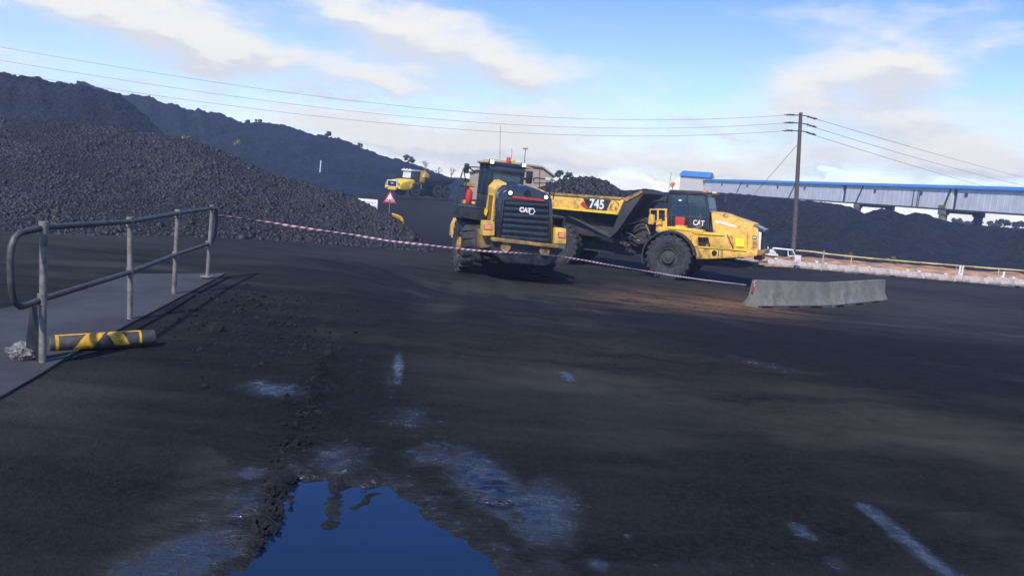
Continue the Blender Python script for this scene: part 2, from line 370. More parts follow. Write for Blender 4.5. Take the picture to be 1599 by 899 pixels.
Z += -.045*sstep(.02, -.25, sdn) + .012*sstep(.45, .05, sdn)*sstep(-.1, .05, sdn)
rip = 1.6*fbm(GX*7, GY*26, 9, 4)           # cross ribs pressed by tyres
trackR = segdist(gpts([(660, 700), (740, 760), (830, 880)])); trackL = segdist(gpts([(560, 680), (530, 760), (515, 815)]))
trk2 = segdist(gpts([(510, 560), (480, 640), (440, 730), (405, 800), (365, 899)]))
Z += (.010*rip+.012*fbm(GX*14, GY*14, 12, 3))*np.exp(-(trackR/.30)**2)*sstep(-.15, .12, sdn)
Z += (.058+.07*fbm(GX*11, GY*14, 14, 4))*np.exp(-(trackL/.075)**2)*(.4+.6*sstep(.12, -.05, sdn))
trackL2 = segdist(gpts([(590, 690), (575, 765), (560, 790)])); Z += (.044+.07*fbm(GX*12, GY*14, 15, 4))*np.exp(-(trackL2/.05)**2)*(.4+.6*sstep(.12, -.05, sdn))
Z += (.016+.045*fbm(GX*12, GY*9, 16, 4))*np.exp(-(trk2/.09)**2)
for (a, b, c_) in ((505, 893, .035), (645, 890, .04), (470, 790, .012), (660, 822, .01), (455, 772, .02)):
    g = Gd(a, b); Z += c_*1.3*np.exp(-((GX-g.x)**2+(GY-g.y)**2)/.0016)*(1+1.2*fbm(GX*25, GY*25, 20, 2))
Z += .010*fbm(GX*6, GY*22, 19, 4)*np.exp(-(trackR/.6)**2)*sstep(-.1, .1, sdn)
for k, tr in enumerate(([(520, 899), (600, 700), (640, 560), (690, 450)], [(1500, 899), (1300, 740), (1100, 600), (900, 480)], [(1340, 899), (1150, 720), (950, 560), (800, 470)], [(1700, 640), (1400, 560), (1100, 500), (900, 440)])):
    d = segdist(gpts(tr)); Z += -.012*np.exp(-(d/.28)**2)*(1+fbm(GX*2, GY*8, 60+k, 3))+.008*np.exp(-((d-.38)/.1)**2)
Z = np.where((sdn > .05) & (sdn < 3), np.maximum(Z, base-.006), Z)
slabm = (GX < -3.1) & (GX > -14) & (GY > 4) & (GY < 13.5); Z = np.where(slabm, np.minimum(Z, base-.004), Z)
def along(pts):
    best = np.full(GX.shape, 1e9); sg = np.zeros(GX.shape); ss = np.zeros(GX.shape); acc = 0
    for (x0, y0), (x1, y1) in zip(pts[:-1], pts[1:]):
        ex, ey = x1-x0, y1-y0; L2 = math.hypot(ex, ey); t = np.clip(((GX-x0)*ex+(GY-y0)*ey)/(L2*L2), 0, 1)
        d = np.hypot(GX-x0-t*ex, GY-y0-t*ey); m = d < best; best = np.where(m, d, best)
        sg = np.where(m, ((GX-x0)*ey-(GY-y0)*ex)/L2, sg); ss = np.where(m, acc+t*L2, ss); acc += L2
    return best, sg, ss
TRK = np.zeros(GX.shape)
tracks = [[(1900, 1000), (1500, 800), (1180, 640), (930, 530), (820, 470), (790, 440)], [(1560, 1000), (1250, 800), (1010, 640), (850, 530), (770, 470), (745, 440)],
          [(560, 760), (600, 640), (640, 560), (690, 480), (720, 440)], [(430, 760), (500, 640), (560, 560), (630, 480), (670, 440)],
          [(1900, 640), (1500, 575), (1200, 520), (1000, 480), (900, 450)], [(1900, 720), (1450, 620), (1150, 560), (960, 510), (850, 470)],
          [(1900, 560), (1500, 515), (1300, 500), (1080, 470), (960, 445)], [(250, 900), (380, 700), (480, 560), (560, 480), (640, 430)]]
for k, tr in enumerate(tracks):
    d, sg, sa_ = along(gpts(tr)); f = np.exp(-(d/.27)**4)*(.35+.65*sstep(-.15, .25, fbm(GX*.5+k, GY*.5, 100+k, 2)))*np.exp(-np.maximum(GY-30, 0)/8)
    ch = .5+.5*np.sin((sa_*1.0+np.abs(sg)*.8)*2*math.pi/.26)
    Z += (-.010*f+.007*ch*f*np.exp(-np.maximum(GY-12, 0)/5)) + .009*np.exp(-((d-.33)/.07)**2)*(.5+fbm(GX*6, GY*6, 120+k, 3))*np.exp(-np.maximum(GY-20, 0)/6)
    TRK = np.maximum(TRK, f*(.55+.45*ch))
Z = np.where((sdn > .05) & (sdn < 3), np.maximum(Z, base-.006), Z)
wet = np.zeros(GX.shape)
for b in ((425, 608, 62, 16, 5, .85), (622, 572, 9, 26, 0, 1.1), (612, 590, 22, 40, 0, .5), (887, 588, 14, 8, 20, 1.), (395, 737, 34, 13, 0, .9), (760, 755, 105, 44, 35, 1.15), (850, 800, 60, 70, 0, 1.05), (690, 715, 70, 26, 10, .8),
          (290, 870, 130, 46, -20, 1.05), (390, 790, 100, 50, -10, .7), (1255, 828, 34, 10, 25, .9), (935, 880, 24, 12, 20, .9), (1100, 885, 120, 18, 0, .5), (1180, 565, 90, 9, 15, .5), (530, 720, 60, 40, 0, .8), (860, 880, 50, 40, 0, .6),
          (640, 650, 60, 30, 0, .6), (1310, 880, 40, 16, 20, .6), (980, 835, 10, 5, 0, .8), (500, 610, 40, 60, 0, .35), (650, 480, 60, 40, 0, .12)):
    wet = np.maximum(wet, b[5]*blob(*b[:5]))
dw = segdist(gpts([(1352, 790), (1400, 830), (1450, 870), (1500, 905)])); wet = np.maximum(wet, 1.1*np.exp(-(dw/.075)**2))
wet = np.maximum(wet, .55*sstep(.5, 0, sdn))
mud = np.maximum(np.maximum(np.exp(-(np.maximum(sdn, 0)/.35)**2), np.exp(-(trk2/.25)**2)), np.exp(-(trackR/.5)**2))
brown = np.zeros(GX.shape)
for b in ((1010, 466, 70, 13, 3, .8), (1130, 476, 95, 13, 4, 1.1), (1195, 485, 60, 9, 4, 1.), (1080, 458, 110, 8, 3, .4), (940, 560, 260, 50, 6, .06), (1300, 640, 300, 60, 10, .10)):
    brown = np.maximum(brown, b[5]*blob(*b[:5]))
lite = np.zeros(GX.shape)
for b in ((60, 620, 150, 50, -10, .5), (640, 400, 300, 18, 4, .4), (1420, 475, 260, 30, 5, .55), (1000, 620, 330, 60, 8, .40), (1350, 650, 280, 45, 14, .42), (560, 400, 160, 10, 3, .4), (1450, 445, 200, 10, 5, .5), (90, 372, 190, 5, 3, .9), (160, 412, 130, 5, 2, .8), (60, 385, 120, 4, 2, .4), (420, 400, 200, 6, 3, .35), (640, 298, 120, 5, 3, .6), (720, 330, 60, 30, 0, .3), (700, 305, 90, 6, 3, .4), (850, 455, 260, 14, 4, .35), (1030, 440, 200, 8, 5, .3)):
    lite = np.maximum(lite, b[5]*blob(*b[:5]))
lite += .42*TRK*(fbm(GX*.3, GY*.3, 150, 2) > -.1)
for b in ((1330, 545, 260, 40, 8, .5), (1100, 595, 200, 26, 10, .35), (420, 560, 160, 90, 0, .25), (1500, 760, 160, 60, 30, .3), (1180, 720, 60, 120, -60, .3), (560, 620, 90, 60, 0, .3)):
    lite -= b[5]*blob(*b[:5])
def groundmat():
    m = bpy.data.materials.new('wet_coal_dust_ground'); m.use_nodes = True; m.node_tree.nodes.clear(); t = NT(m.node_tree)
    b = t.node('ShaderNodeBsdfPrincipled'); o = t.node('ShaderNodeOutputMaterial'); t.l.new(b.outputs[0], o.inputs[0])
    tc = t.node('ShaderNodeTexCoord').outputs['Object']
    def att(n): a = t.node('ShaderNodeAttribute'); a.attribute_name = n; return a.outputs['Fac']
    mp = t.node('ShaderNodeMapping'); t.l.new(tc, mp.inputs[0]); mp.inputs['Rotation'].default_value = (0, 0, R(28)); mp.inputs['Scale'].default_value = (.55, 2.2, 1)
    st = t.noise(mp.outputs[0], .8, 7, .62, .4)                     # long streaks dragged by wheels
    n1 = t.noise(tc, 1.3, 7, .6); n2 = t.noise(tc, 26, 6, .7); n3 = t.noise(tc, 7, 6, .65)
    li = t.m('ADD', att('lite'), t.m('MULTIPLY', t.m('SUBTRACT', st, .5), 1.35)); li = t.m('ADD', li, t.m('MULTIPLY', t.m('SUBTRACT', n1, .5), .5))
    c = t.mix(t.ss(li, -.25, .75), (.0044, .0055, .0070), (.040, .040, .036))
    c = t.mix(t.ss(n2, .35, .75), c, t.mix(.5, c, (.027, .028, .027)))
    n4 = t.noise(tc, 110, 3, .6); c = t.mix(t.m('MULTIPLY', t.ss(n4, .60, .74), .55), c, (.075, .074, .070)); c = t.mix(t.m('MULTIPLY', t.ss(n4, .42, .30), .6), c, (.003, .0035, .0045))
    br = t.m('MULTIPLY', att('brown'), t.ss(t.m('ADD', st, n3), .75, 1.15)); br = t.m('MINIMUM', br, 1.)
    c = t.mix(br, c, (.17, .098, .052))
    we = t.ss(t.m('ADD', att('wet'), t.m('ADD', t.m('MULTIPLY', t.m('SUBTRACT', n3, .5), 1.7), t.m('ADD', t.m('MULTIPLY', t.m('SUBTRACT', n2, .5), 2.0), t.m('MULTIPLY', t.m('SUBTRACT', st, .5), 1.0)))), .58, 1.0)
    sharp = we; damp = t.ss(t.m('ADD', att('wet'), t.m('MULTIPLY', t.m('SUBTRACT', n3, .5), .7)), .25, .95)
    we = t.m('MAXIMUM', sharp, t.m('MULTIPLY', damp, .62))
    c = t.mix(we, c, (.0035, .0045, .0065)); t.l.new(c, b.inputs['Base Color'])
    t.put(b.inputs['Roughness'], t.m('ADD', t.m('MULTIPLY', we, -.66), .90)); 
    t.put(b.inputs['Specular IOR Level'], t.m('ADD', t.m('MULTIPLY', we, .62), .10)); t.put(b.inputs['IOR'], t.m('ADD', t.m('MULTIPLY', we, .35), 1.45))
    bp = t.node('ShaderNodeBump'); bp.inputs['Distance'].default_value = .02
    t.put(bp.inputs['Strength'], t.m('ADD', t.m('MULTIPLY', we, -.35), .85))
    mp2 = t.node('ShaderNodeMapping'); t.l.new(tc, mp2.inputs[0]); mp2.inputs['Scale'].default_value = (9, 30, 9); mp2.inputs['Rotation'].default_value = (0, 0, R(8))
    rb = t.noise(mp2.outputs[0], 1, 5, .6, .6)
    t.l.new(t.m('ADD', t.m('ADD', n2, t.m('MULTIPLY', n3, 1.3)), t.m('MULTIPLY', t.m('MULTIPLY', rb, att('mud')), 2.6)), bp.inputs['Height']); t.l.new(bp.outputs[0], b.inputs['Normal']); return m
gr = npmesh('ground', np.stack([GX, GY, Z], -1).reshape(-1, 3), gridfaces(len(gy), len(gx)), groundmat(), attrs=dict(wet=wet, brown=brown, lite=lite, mud=mud)); tag(gr, kind='structure')
# puddle water
wm = bpy.data.materials.new('muddy_water'); wm.use_nodes = True; wb_ = wm.node_tree.nodes['Principled BSDF']; wb_.inputs['Base Color'].default_value = (.006, .012, .030, 1); wb_.inputs['Roughness'].default_value = .03; wb_.inputs['IOR'].default_value = 1.65
t = NT(wm.node_tree); bp = t.node('ShaderNodeBump'); bp.inputs['Strength'].default_value = .03; bp.inputs['Distance'].default_value = .01; t.l.new(t.noise(t.node('ShaderNodeTexCoord').outputs['Object'], 5, 3), bp.inputs['Height']); t.l.new(bp.outputs[0], wb_.inputs['Normal'])
wp = [(-2.4, 1.8), (1.6, 1.8), (1.6, 4.9), (-2.4, 4.9)]
nx_, ny_ = 30, 24; wx, wy = np.meshgrid(np.linspace(-2.3, 1.3, nx_), np.linspace(1.5, 5.1, ny_))
pu = npmesh('puddle_water', np.stack([wx, wy, np.full(wx.shape, 1.28-.013)], -1).reshape(-1, 3), gridfaces(ny_, nx_), wm); tag(pu, kind='structure')
# concrete slab under the rail
pl = [Gd(*q) for q in ((352, 428), (213, 429), (60, 470), (-60, 500), (-300, 575), (-200, 700), (-30, 640), (60, 588), (110, 556))]
bm = bmesh.new(); bm.faces.new([bm.verts.new((p.x, p.y, 0)) for p in pl]); 
for k in range(52): bmesh.ops.bisect_plane(bm, geom=bm.verts[:]+bm.edges[:]+bm.faces[:], plane_co=(0, k*.25, 0), plane_no=(0, 1, 0))
bmesh.ops.triangulate(bm, faces=bm.faces)
ex = bmesh.ops.extrude_face_region(bm, geom=bm.faces[:])
for v in [g for g in ex['geom'] if isinstance(g, bmesh.types.BMVert)]: v.co.z = float(Gz(v.co.x, v.co.y))+.016
for v in bm.verts:
    if v.co.z == 0: v.co.z = float(Gz(v.co.x, v.co.y))-.2
bmesh.ops.recalc_face_normals(bm, faces=bm.faces)
me = bpy.data.meshes.new('concrete_ramp'); bm.to_mesh(me); bm.free(); me.materials.append(M['slab']); o = bpy.data.objects.new('concrete_ramp', me); COL.objects.link(o); tag(o, kind='structure')

# ------------------------------------------------------------------ coal heaps
def interp(pts, n):
    pts = np.array(pts, float); d = np.r_[0, np.cumsum(np.hypot(np.diff(pts[:, 0]), np.diff(pts[:, 1])))]
    s = np.linspace(0, d[-1], n); return np.stack([np.interp(s, d, pts[:, k]) for k in range(pts.shape[1])], 1)
def heap(name, crest, toe, mat, label, n=220, m=46, back=20, amp=.3, ns=.5, fine=.05, prof=1.0, parent=None, jag=0, kind=None, cat='coal heap'):
    """crest: (px,py,Y); toe: world (x,y) row"""
    cr = interp(crest, n); tw = interp(toe, n); V = []
    C3 = np.array([tuple(P(a, b, c)) for a, b, c in cr])
    u = np.linspace(0, 1, m)
    rows = []
    for q in u:
        x = tw[:, 0]*(1-q)+C3[:, 0]*q; y = tw[:, 1]*(1-q)+C3[:, 1]*q
        z0 = Gz(tw[:, 0], tw[:, 1])-.15; zz = z0+(C3[:, 2]-z0)*(q**prof)
        w_ = math.sin(math.pi*min(q*1.0, 1))**.7 if 0 < q < 1 else 0
        nn = fbm(x*ns, y*ns*.6, 40, 4)*amp*w_ + fbm(x*3, y*3, 44, 2)*fine
        if q == 1 and jag: nn = nn + vnoise(np.arange(n)*.9, np.zeros(n), 5)*jag
        rows.append(np.stack([x, y, zz+nn], 1))
    dirn = (C3[:, :2]-tw); dirn /= np.linalg.norm(dirn, axis=1)[:, None]
    for q in np.linspace(.12, 1, 8):
        x = C3[:, 0]+dirn[:, 0]*back*q; y = C3[:, 1]+dirn[:, 1]*back*q; z0 = Gz(x, y)-.3
        rows.append(np.stack([x, y, C3[:, 2]*(1-q)+z0*q], 1))
    V = np.array(rows); o = npmesh(name, V.reshape(-1, 3), gridfaces(m+8, n), mat, parent=parent)
    if not parent: tag(o, label, cat, kind=kind)
    return o, V
def lumps(name, pts, sizes, mat, parent=None, seed=1):
    rs = np.random.RandomState(seed); bm = bmesh.new(); bmesh.ops.create_icosphere(bm, subdivisions=1, radius=1)
    bv = np.array([v.co[:] for v in bm.verts]); bf = np.array([[v.index for v in f.verts] for f in bm.faces]); bm.free()
    N = len(pts); J = bv[None]*(1+rs.uniform(-.28, .28, (N, len(bv), 1)))
    J *= rs.uniform(.6, 1.15, (N, 1, 3))*np.asarray(sizes)[:, None, None]
    a = rs.uniform(0, 6.28, N); b = rs.uniform(-.7, .7, N); ca, sa, cb, sb_ = np.cos(a), np.sin(a), np.cos(b), np.sin(b)
    Rz = np.zeros((N, 3, 3)); Rz[:, 0, 0] = ca; Rz[:, 0, 1] = -sa; Rz[:, 1, 0] = sa; Rz[:, 1, 1] = ca; Rz[:, 2, 2] = 1
    Rx = np.zeros((N, 3, 3)); Rx[:, 0, 0] = 1; Rx[:, 1, 1] = cb; Rx[:, 1, 2] = -sb_; Rx[:, 2, 1] = sb_; Rx[:, 2, 2] = cb
    J = np.einsum('nij,nkj->nki', Rz @ Rx, J) + np.asarray(pts)[:, None, :]
    F = bf[None]+np.arange(N)[:, None, None]*len(bv)
    return npmesh(name, J.reshape(-1, 3), F.reshape(-1, 3), mat, parent=parent, smooth=False)
def gw(l): return [(lambda p: (p.x, p.y))(Gd(*q)) for q in l]
def yw(l): return [(lambda p: (p.x, p.y))(P(a, 300, y)) for a, y in l]

heap('coal_waste_bank', [(120, 125, 150), (165, 140, 150), (190, 148, 150), (210, 147, 150), (235, 150, 150), (248, 159, 150), (262, 162, 150), (275, 163, 150), (290, 170, 152), (303, 173, 152), (310, 169, 152), (320, 174, 152), (345, 178, 154), (365, 185, 155), (378, 192, 155), (400, 190, 156), (425, 192, 158), (450, 197, 158), (470, 203, 158), (485, 209, 160), (500, 211, 160), (520, 215, 160), (545, 221, 162), (560, 229, 162), (580, 236, 164), (600, 244, 165), (625, 250, 166), (650, 257, 168), (665, 263, 168), (680, 270, 170), (700, 276, 172), (730, 279, 174), (800, 283, 176), (900, 291, 176), (990, 299, 176)],
     yw([(100, 118), (300, 120), (450, 128), (600, 140), (725, 150), (990, 150)]), M['coalfar'], 'long dark coal waste ridge closing the view behind the far dump truck', amp=2.2, ns=.10, fine=.15, jag=.5, back=60, cat='coal bank', n=300, m=60)
heap('coal_bank', [(330, 262, 118), (400, 262, 118), (450, 264, 120), (520, 267, 122), (580, 271, 125), (620, 279, 128)],
     yw([(330, 100), (450, 104), (560, 110), (640, 126)]), M['coalfar'], 'low dark terrace of coal waste carrying the white marker post', amp=.5, ns=.3, back=10, jag=.15, cat='coal bank')
heap('fine_coal_heap', [(-260, 95, 62), (-60, 106, 62), (0, 111, 62), (22, 117, 62), (40, 119, 62), (60, 120, 62), (75, 126, 62), (100, 129, 62), (125, 131, 62), (150, 140, 62), (172, 143, 62), (190, 150, 62), (215, 168, 62), (240, 192, 61), (262, 215, 60), (300, 245, 58), (340, 270, 56), (380, 290, 54)],
     yw([(-300, 38), (0, 40), (200, 42), (400, 50)]), M['coalfine'], 'tall heap of fine coal at the left edge, behind the lumpy coal', amp=.7, ns=.3, fine=.14, jag=.12)
ho, HV = heap('lump_coal_heap', [(-220, 172, 37), (-60, 180, 37), (0, 184, 37), (70, 187, 37), (130, 194, 37), (195, 203, 37), (264, 212, 36.5), (320, 226, 36), (361, 241, 36), (400, 261, 35.5), (439, 277, 35.2), (503, 293, 35), (554, 311, 34.5), (590, 328, 34), (612, 338, 33.6), (646, 364, 33.2), (664, 382, 32.8), (680, 397, 32.4)],
     yw([(-220, 22.8), (0, 23.3), (250, 26), (450, 29.3), (600, 31), (690, 32)]), M['coal'], 'wide heap of lump coal behind the pipe handrail', amp=.35, ns=.5, fine=.10, prof=.9, back=12, n=300, m=80)
def scatter_on(V, N, seed, ulo=0., uhi=1., jmax=None):
    rs = np.random.RandomState(seed); J = (jmax or V.shape[0])-1; I = V.shape[1]-1
    j = rs.uniform(ulo, uhi, N)*J; i = rs.uniform(0, I, N); j0 = np.minimum(j.astype(int), J-1); i0 = np.minimum(i.astype(int), I-1); fj = (j-j0)[:, None]; fi = (i-i0)[:, None]
    return (V[j0, i0]*(1-fj)+V[j0+1, i0]*fj)*(1-fi) + (V[j0, i0+1]*(1-fj)+V[j0+1, i0+1]*fj)*fi
pts = scatter_on(HV, 76000, 3, 0, 1.0, 82); sz = np.random.RandomState(4).lognormal(-3.25, .42, len(pts))*(1+.8*fbm(pts[:, 0]*.5+pts[:, 2]*1.2, pts[:, 1]*.35, 210, 3)); sz = np.clip(sz, .018, .24)
ex_ = scatter_on(HV, 500, 77, 0, .10, 82); pts = np.vstack([pts, ex_]); sz = np.r_[sz, np.clip(np.random.RandomState(5).lognormal(-2.5, .4, 500), .04, .22)]
tag(lumps('coal_rubble', pts, sz, M['lump'], parent=ho, seed=5), kind='stuff')
ro, RV = heap('coal_stockpile', [(850, 336, 78), (890, 322, 76), (930, 309, 74), (960, 302, 74), (985, 297, 74), (1010, 295, 74), (1035, 299, 74), (1060, 305, 72), (1090, 302, 70), (1115, 300, 69), (1140, 302, 68), (1170, 304, 67), (1210, 309, 66), (1250, 312, 65), (1299, 318, 64), (1322, 321, 64), (1338, 327, 64), (1350, 333, 64), (1362, 329, 64), (1376, 326, 64), (1390, 327, 64), (1405, 332, 64), (1413, 335, 64), (1430, 332, 64), (1447, 333, 64), (1458, 339, 64), (1475, 344, 64), (1500, 349, 64), (1530, 351, 64), (1560, 354, 64), (1599, 357, 64), (1700, 364, 64), (1850, 376, 64)],
     yw([(850, 68), (930, 64), (1050, 56), (1200, 52), (1599, 50), (1850, 50)]), M['coalfine'], 'long dark coal stockpile below the blue roofed conveyor', amp=.9, ns=.35, fine=.10, jag=.05, back=14, n=320, m=60)

# loose stones on the ground
rs = np.random.RandomState(11); ps = []; ss_ = []
for k in range(3800):
    x = rs.uniform(-7, 11); y = 3+15*rs.uniform(0, 1)**1.6
    if -1.9 < x < .1 and y < 5.2: continue; ps.append((x, y, float(Gz(x, y))+.003)); ss_.append(rs.lognormal(-5.15, .5))
for (a, b, s_) in ((155, 697, .035), (555, 518, .03), (320, 605, .028), (303, 672, .02), (1366, 659, .022), (1150, 570, .012), (12, 735, .02), (455, 785, .02), (210, 690, .012)):
    g = Gd(a, b); ps.append((g.x, g.y, g.z+.008)); ss_.append(s_)
for k in range(420):
    g = Gd(rs.uniform(330, 480), rs.uniform(455, 560)); ps.append((g.x+rs.normal()*.3, g.y+rs.normal()*.3, g.z+.004)); ss_.append(rs.lognormal(-4.1, .5))
for k in range(260):
    t_ = rs.uniform(0, 1); g = Gd(505-t_*110+rs.normal()*14, 560+t_*300); ps.append((g.x, g.y, g.z+.006)); ss_.append(rs.lognormal(-4.4, .5))
tag(lumps('loose_stones', ps, ss_, M['coal'], seed=12), kind='stuff')

# ------------------------------------------------------------------ wheels
def tyre_mb(Rr, w_, n=22, lug=.055):
    t = MB(); h = w_/2
    t.lathe([(Rr*.40, -h*.62), (Rr*.46, -h*.84), (Rr*.62, -h*1.0), (Rr*.78, -h*1.02), (Rr*.80, -h*.985), (Rr*.86, -h*.97), (Rr*.94, -h*.86), (Rr*.965, -h*.6), (Rr*.97, 0), (Rr*.965, h*.6), (Rr*.94, h*.86), (Rr*.86, h*.97), (Rr*.80, h*.985), (Rr*.78, h*1.02), (Rr*.62, h), (Rr*.46, h*.84), (Rr*.40, h*.62)], 'y', n=56, closed=True)
    for k in range(n):
        for sd_ in (-1, 1):
            a = 2*math.pi*(k+(.5 if sd_ > 0 else 0))/n; v = []
            for rad in (Rr*.93, Rr+.002):
                for (u, yy) in ((-.06, .06), (.04, .06), (.09, h*.93), (-.02, h*.93)):
                    aa = a + (u+.05)/Rr
                    v.append((rad*math.cos(aa), sd_*yy, rad*math.sin(aa)))
            t.add(v, [(0, 1, 2, 3), (4, 5, 6, 7), (0, 1, 5, 4), (1, 2, 6, 5), (2, 3, 7, 6), (3, 0, 4, 7)])
            v = []
            for (rad, yy) in ((Rr+.002, h*.90), (Rr-.03, h*1.0), (Rr*.86, h*1.03), (Rr*.86, h*.9)):
                for u in (-.015, .088): aa = a+(u+.05)/Rr; v.append((rad*math.cos(aa), sd_*yy, rad*math.sin(aa)))
            t.add(v, [(0, 1, 3, 2), (2, 3, 5, 4), (4, 5, 7, 6), (6, 7, 1, 0), (0, 2, 4, 6), (1, 3, 5, 7)])
    return t
def rim_mb(Rr, w_):
    h = w_/2; t = MB()
    for s_ in (-1, 1):
        t.lathe([(Rr*.42, s_*h*.60), (Rr*.42, s_*h*.80), (Rr*.385, s_*h*.82), (Rr*.37, s_*h*.5), (Rr*.30, s_*h*.40), (Rr*.26, s_*h*.42), (Rr*.255, s_*h*.95), (Rr*.235, s_*h*1.0), (Rr*.14, s_*h*1.0), (Rr*.12, s_*h*1.06), (.01, s_*h*1.07)], 'y', n=36)
        for k in range(12):
            a = k*math.pi/6; t.lathe([(.018, s_*h*.36), (.018, s_*h*.52), (.004, s_*h*.53)], 'y', (Rr*.325*math.cos(a), 0, Rr*.325*math.sin(a)), n=6)
    return t
def wheel(parent, loc, Rr, w_, rimm, yaw=0, spin=0, lib={}):
    key = (Rr, w_, rimm)
    if key not in lib:
        a = rim_mb(Rr, w_).build('wheel', M[rimm], None); b = tyre_mb(Rr, w_).build('tyre', M['rubber'], None, smooth=30); lib[key] = (a.data, b.data)
        bpy.data.objects.remove(a); bpy.data.objects.remove(b)
    a = bpy.data.objects.new('wheel', lib[key][0]); b = bpy.data.objects.new('tyre', lib[key][1]); COL.objects.link(a); COL.objects.link(b)
    a.parent = parent; b.parent = a; a.location = loc; a.rotation_euler = (0, spin, yaw); return a

# ------------------------------------------------------------------ near articulated dump truck
A = R(24.5); WR = .97
Wc = P(1042.8, 402.4, 32.0); Lf = Vector((math.sin(A), math.cos(A), 0))
O = Wc + Lf*1.68; O.z = Wc.z - WR
TM = Matrix.Translation(O) @ Matrix.Rotation(-A, 4, 'Z'); TF = Frame(TM)
def T(px, py, yo): h = TF.hit(px, py, 1, yo); return (h.x, h.z)
def Tp(l, yo): return [T(a, b, yo) for a, b in l]
dt = thing('dump_truck', 'yellow articulated dump truck numbered 745, loaded with coal, side on behind the loader', 'dump truck', TM)
for s_ in (-1, 1):
    wheel(dt, (0, s_*1.32, WR), WR, .72, 'rim', spin=.4*s_)
xr1 = T(874, 388, -1.3)[0]; xr2 = xr1-2.0
for xr in (xr1, xr2):
    for s_ in (-1, 1): wheel(dt, (xr, s_*1.32, WR), WR, .72, 'rim', spin=.9*s_+xr)
# hood
hp = Tp([(1110.6, 333.3), (1120, 334.3), (1131, 336.8), (1143.5, 341.8), (1160, 347), (1176.3, 352.4), (1176.3, 368), (1176.3, 391), (1113.4, 391), (1113.4, 361.7)], -.95)
b = MB(); inn = [(x, z) for x, z in hp]
top = [(x, z+.05) for x, z in hp[:6]]+[(x, z) for x, z in hp[6:]]
b.loft([hp, [(x, z+(.07 if i < 6 else 0)) for i, (x, z) in enumerate(hp)], [(x, z+(.07 if i < 6 else 0)) for i, (x, z) in enumerate(hp)], hp], 'y', [-.95, -.72, .72, .95])
hood = b.build('hood', M['yellow'], dt, .03)
nf = Tp([(1176.4, 353), (1184, 357), (1184, 391), (1176.4, 391)], -.95); MB().prism(nf, 'y', -.95, .72).build('nose_panel', M['yellow'], dt, .02)
tr = Tp([(1176.5, 352.2), (1192.2, 359), (1192.2, 363.6), (1176.5, 360.5)], -.955); MB().prism(tr, 'y', -.93, .70).build('hood_trim', M['blackgloss'], dt, .02)
gl = Tp([(1184.2, 361), (1191.5, 363), (1191, 390.4), (1184.2, 390.4)], -.9); b = MB().prism(gl, 'y', -.80, .60)
for k in range(7):
    z = gl[3][1]+.12+k*(gl[0][1]-gl[3][1]-.1)/7; b.box(gl[1][0]-.02, gl[1][0]+.03, -.78, .58, z, z+.035)
b.build('grille', M['grille'], dt)
for s_ in (-1, 1):
    p = Tp([(1184.5, 361.5), (1189, 363), (1187.3, 390), (1184.5, 390)], -.95); MB().prism(p, 'y', *((-.95, -.85) if s_ < 0 else (.62, .70))).build('grille_surround', M['white'], dt, .01)
def side_panel(name, pts, mat, y, th=.012, bev=0, par=None):
    return MB().prism(Tp(pts, y), 'y', y-th, y+th*.5).build(name, mat, par or dt, bev)
side_panel('headlight', [(1175.2, 368), (1182, 368.6), (1182, 373.3), (1175.2, 372.8)], M['grille'], -.96)
side_panel('headlight', [(1176, 369.2), (1181.2, 369.6), (1181.2, 372.3), (1176, 372)], M['lens'], -.975)
side_panel('vent', [(1175.4, 375), (1182.6, 375.4), (1182.6, 386.8), (1175.4, 386.4)], M['yellow_dirty'], -.96)
side_panel('panel_seam', [(1166.5, 362), (1167.1, 362), (1167.1, 391), (1166.5, 391)], M['grille'], -.953, .004)
side_panel('warning_tag', [(1148.6, 372.7), (1161.3, 373.5), (1161.5, 385.2), (1148.8, 384.6)], M['tagy'], -1.0, .01, .0)
for q in range(3):
    for k in range(3):
        x = 1151.3+k*3; y = 375.3+q*3.1; side_panel('tag_mark', [(x, y), (x+1.6, y+.1), (x+1.6, y+1.2), (x, y+1.1)], M['planks'], -1.012, .004)
side_panel('hood_decal', [(1117.5, 344.3), (1124, 344.8), (1149.3, 352.6), (1149.3, 355.2), (1118, 348.4)], M['white'], -.958, .006)
side_panel('hood_intake', [(1107.4, 360), (1110.8, 336), (1113.4, 361)], M['grille'], -.93, .02)
# bumper / lower rail
lb = Tp([(1080.6, 383.4), (1091.7, 384.5), (1167, 391), (1183.2, 391.2), (1183.2, 397), (1182, 399.6), (1167, 401.2), (1113.4, 404), (1087.8, 404.6)], -1.35)
MB().prism(lb, 'y', -1.35, 1.35).build('lower_chassis', M['yellow'], dt, .03)
side_panel('lower_ledge', [(1091.7, 384.2), (1166, 390.4), (1166, 392.4), (1091.7, 386.6)], M['yellow_edge'], -1.36, .03, .01)  # brighter yellow paints in the light falling on this ledge
side_panel('chassis_wear', [(1081, 383.5), (1089, 384.3), (1097, 399), (1092, 404.3), (1087.8, 404.5)], M['yellow_dirty'], -1.37, .01)
b = MB(); c = T(1115.5, 394.6, -1.37)
b.lathe([(.10, -1.40), (.10, -1.36)], 'y', (c[0], 0, c[1]), 18); b.build('tow_hole', M['grille'], dt)
side_panel('side_handle', [(1121.5, 387.5), (1122.4, 387.5), (1122.4, 400), (1121.5, 400)], M['grille'], -1.37); side_panel('side_handle', [(1125.8, 386), (1126.5, 386), (1126.5, 402), (1125.8, 402)], M['grille'], -1.37); side_panel('side_handle', [(1128, 388), (1128.7, 388), (1128.7, 400), (1128, 400)], M['grille'], -1.37)
fr = Tp([(1183, 391), (1193.6, 391.3), (1193.6, 397.3), (1184, 399)], -1.37); MB().prism(fr, 'y', -1.38, .35).build('bumper', M['yellow_dirty'], dt, .02)
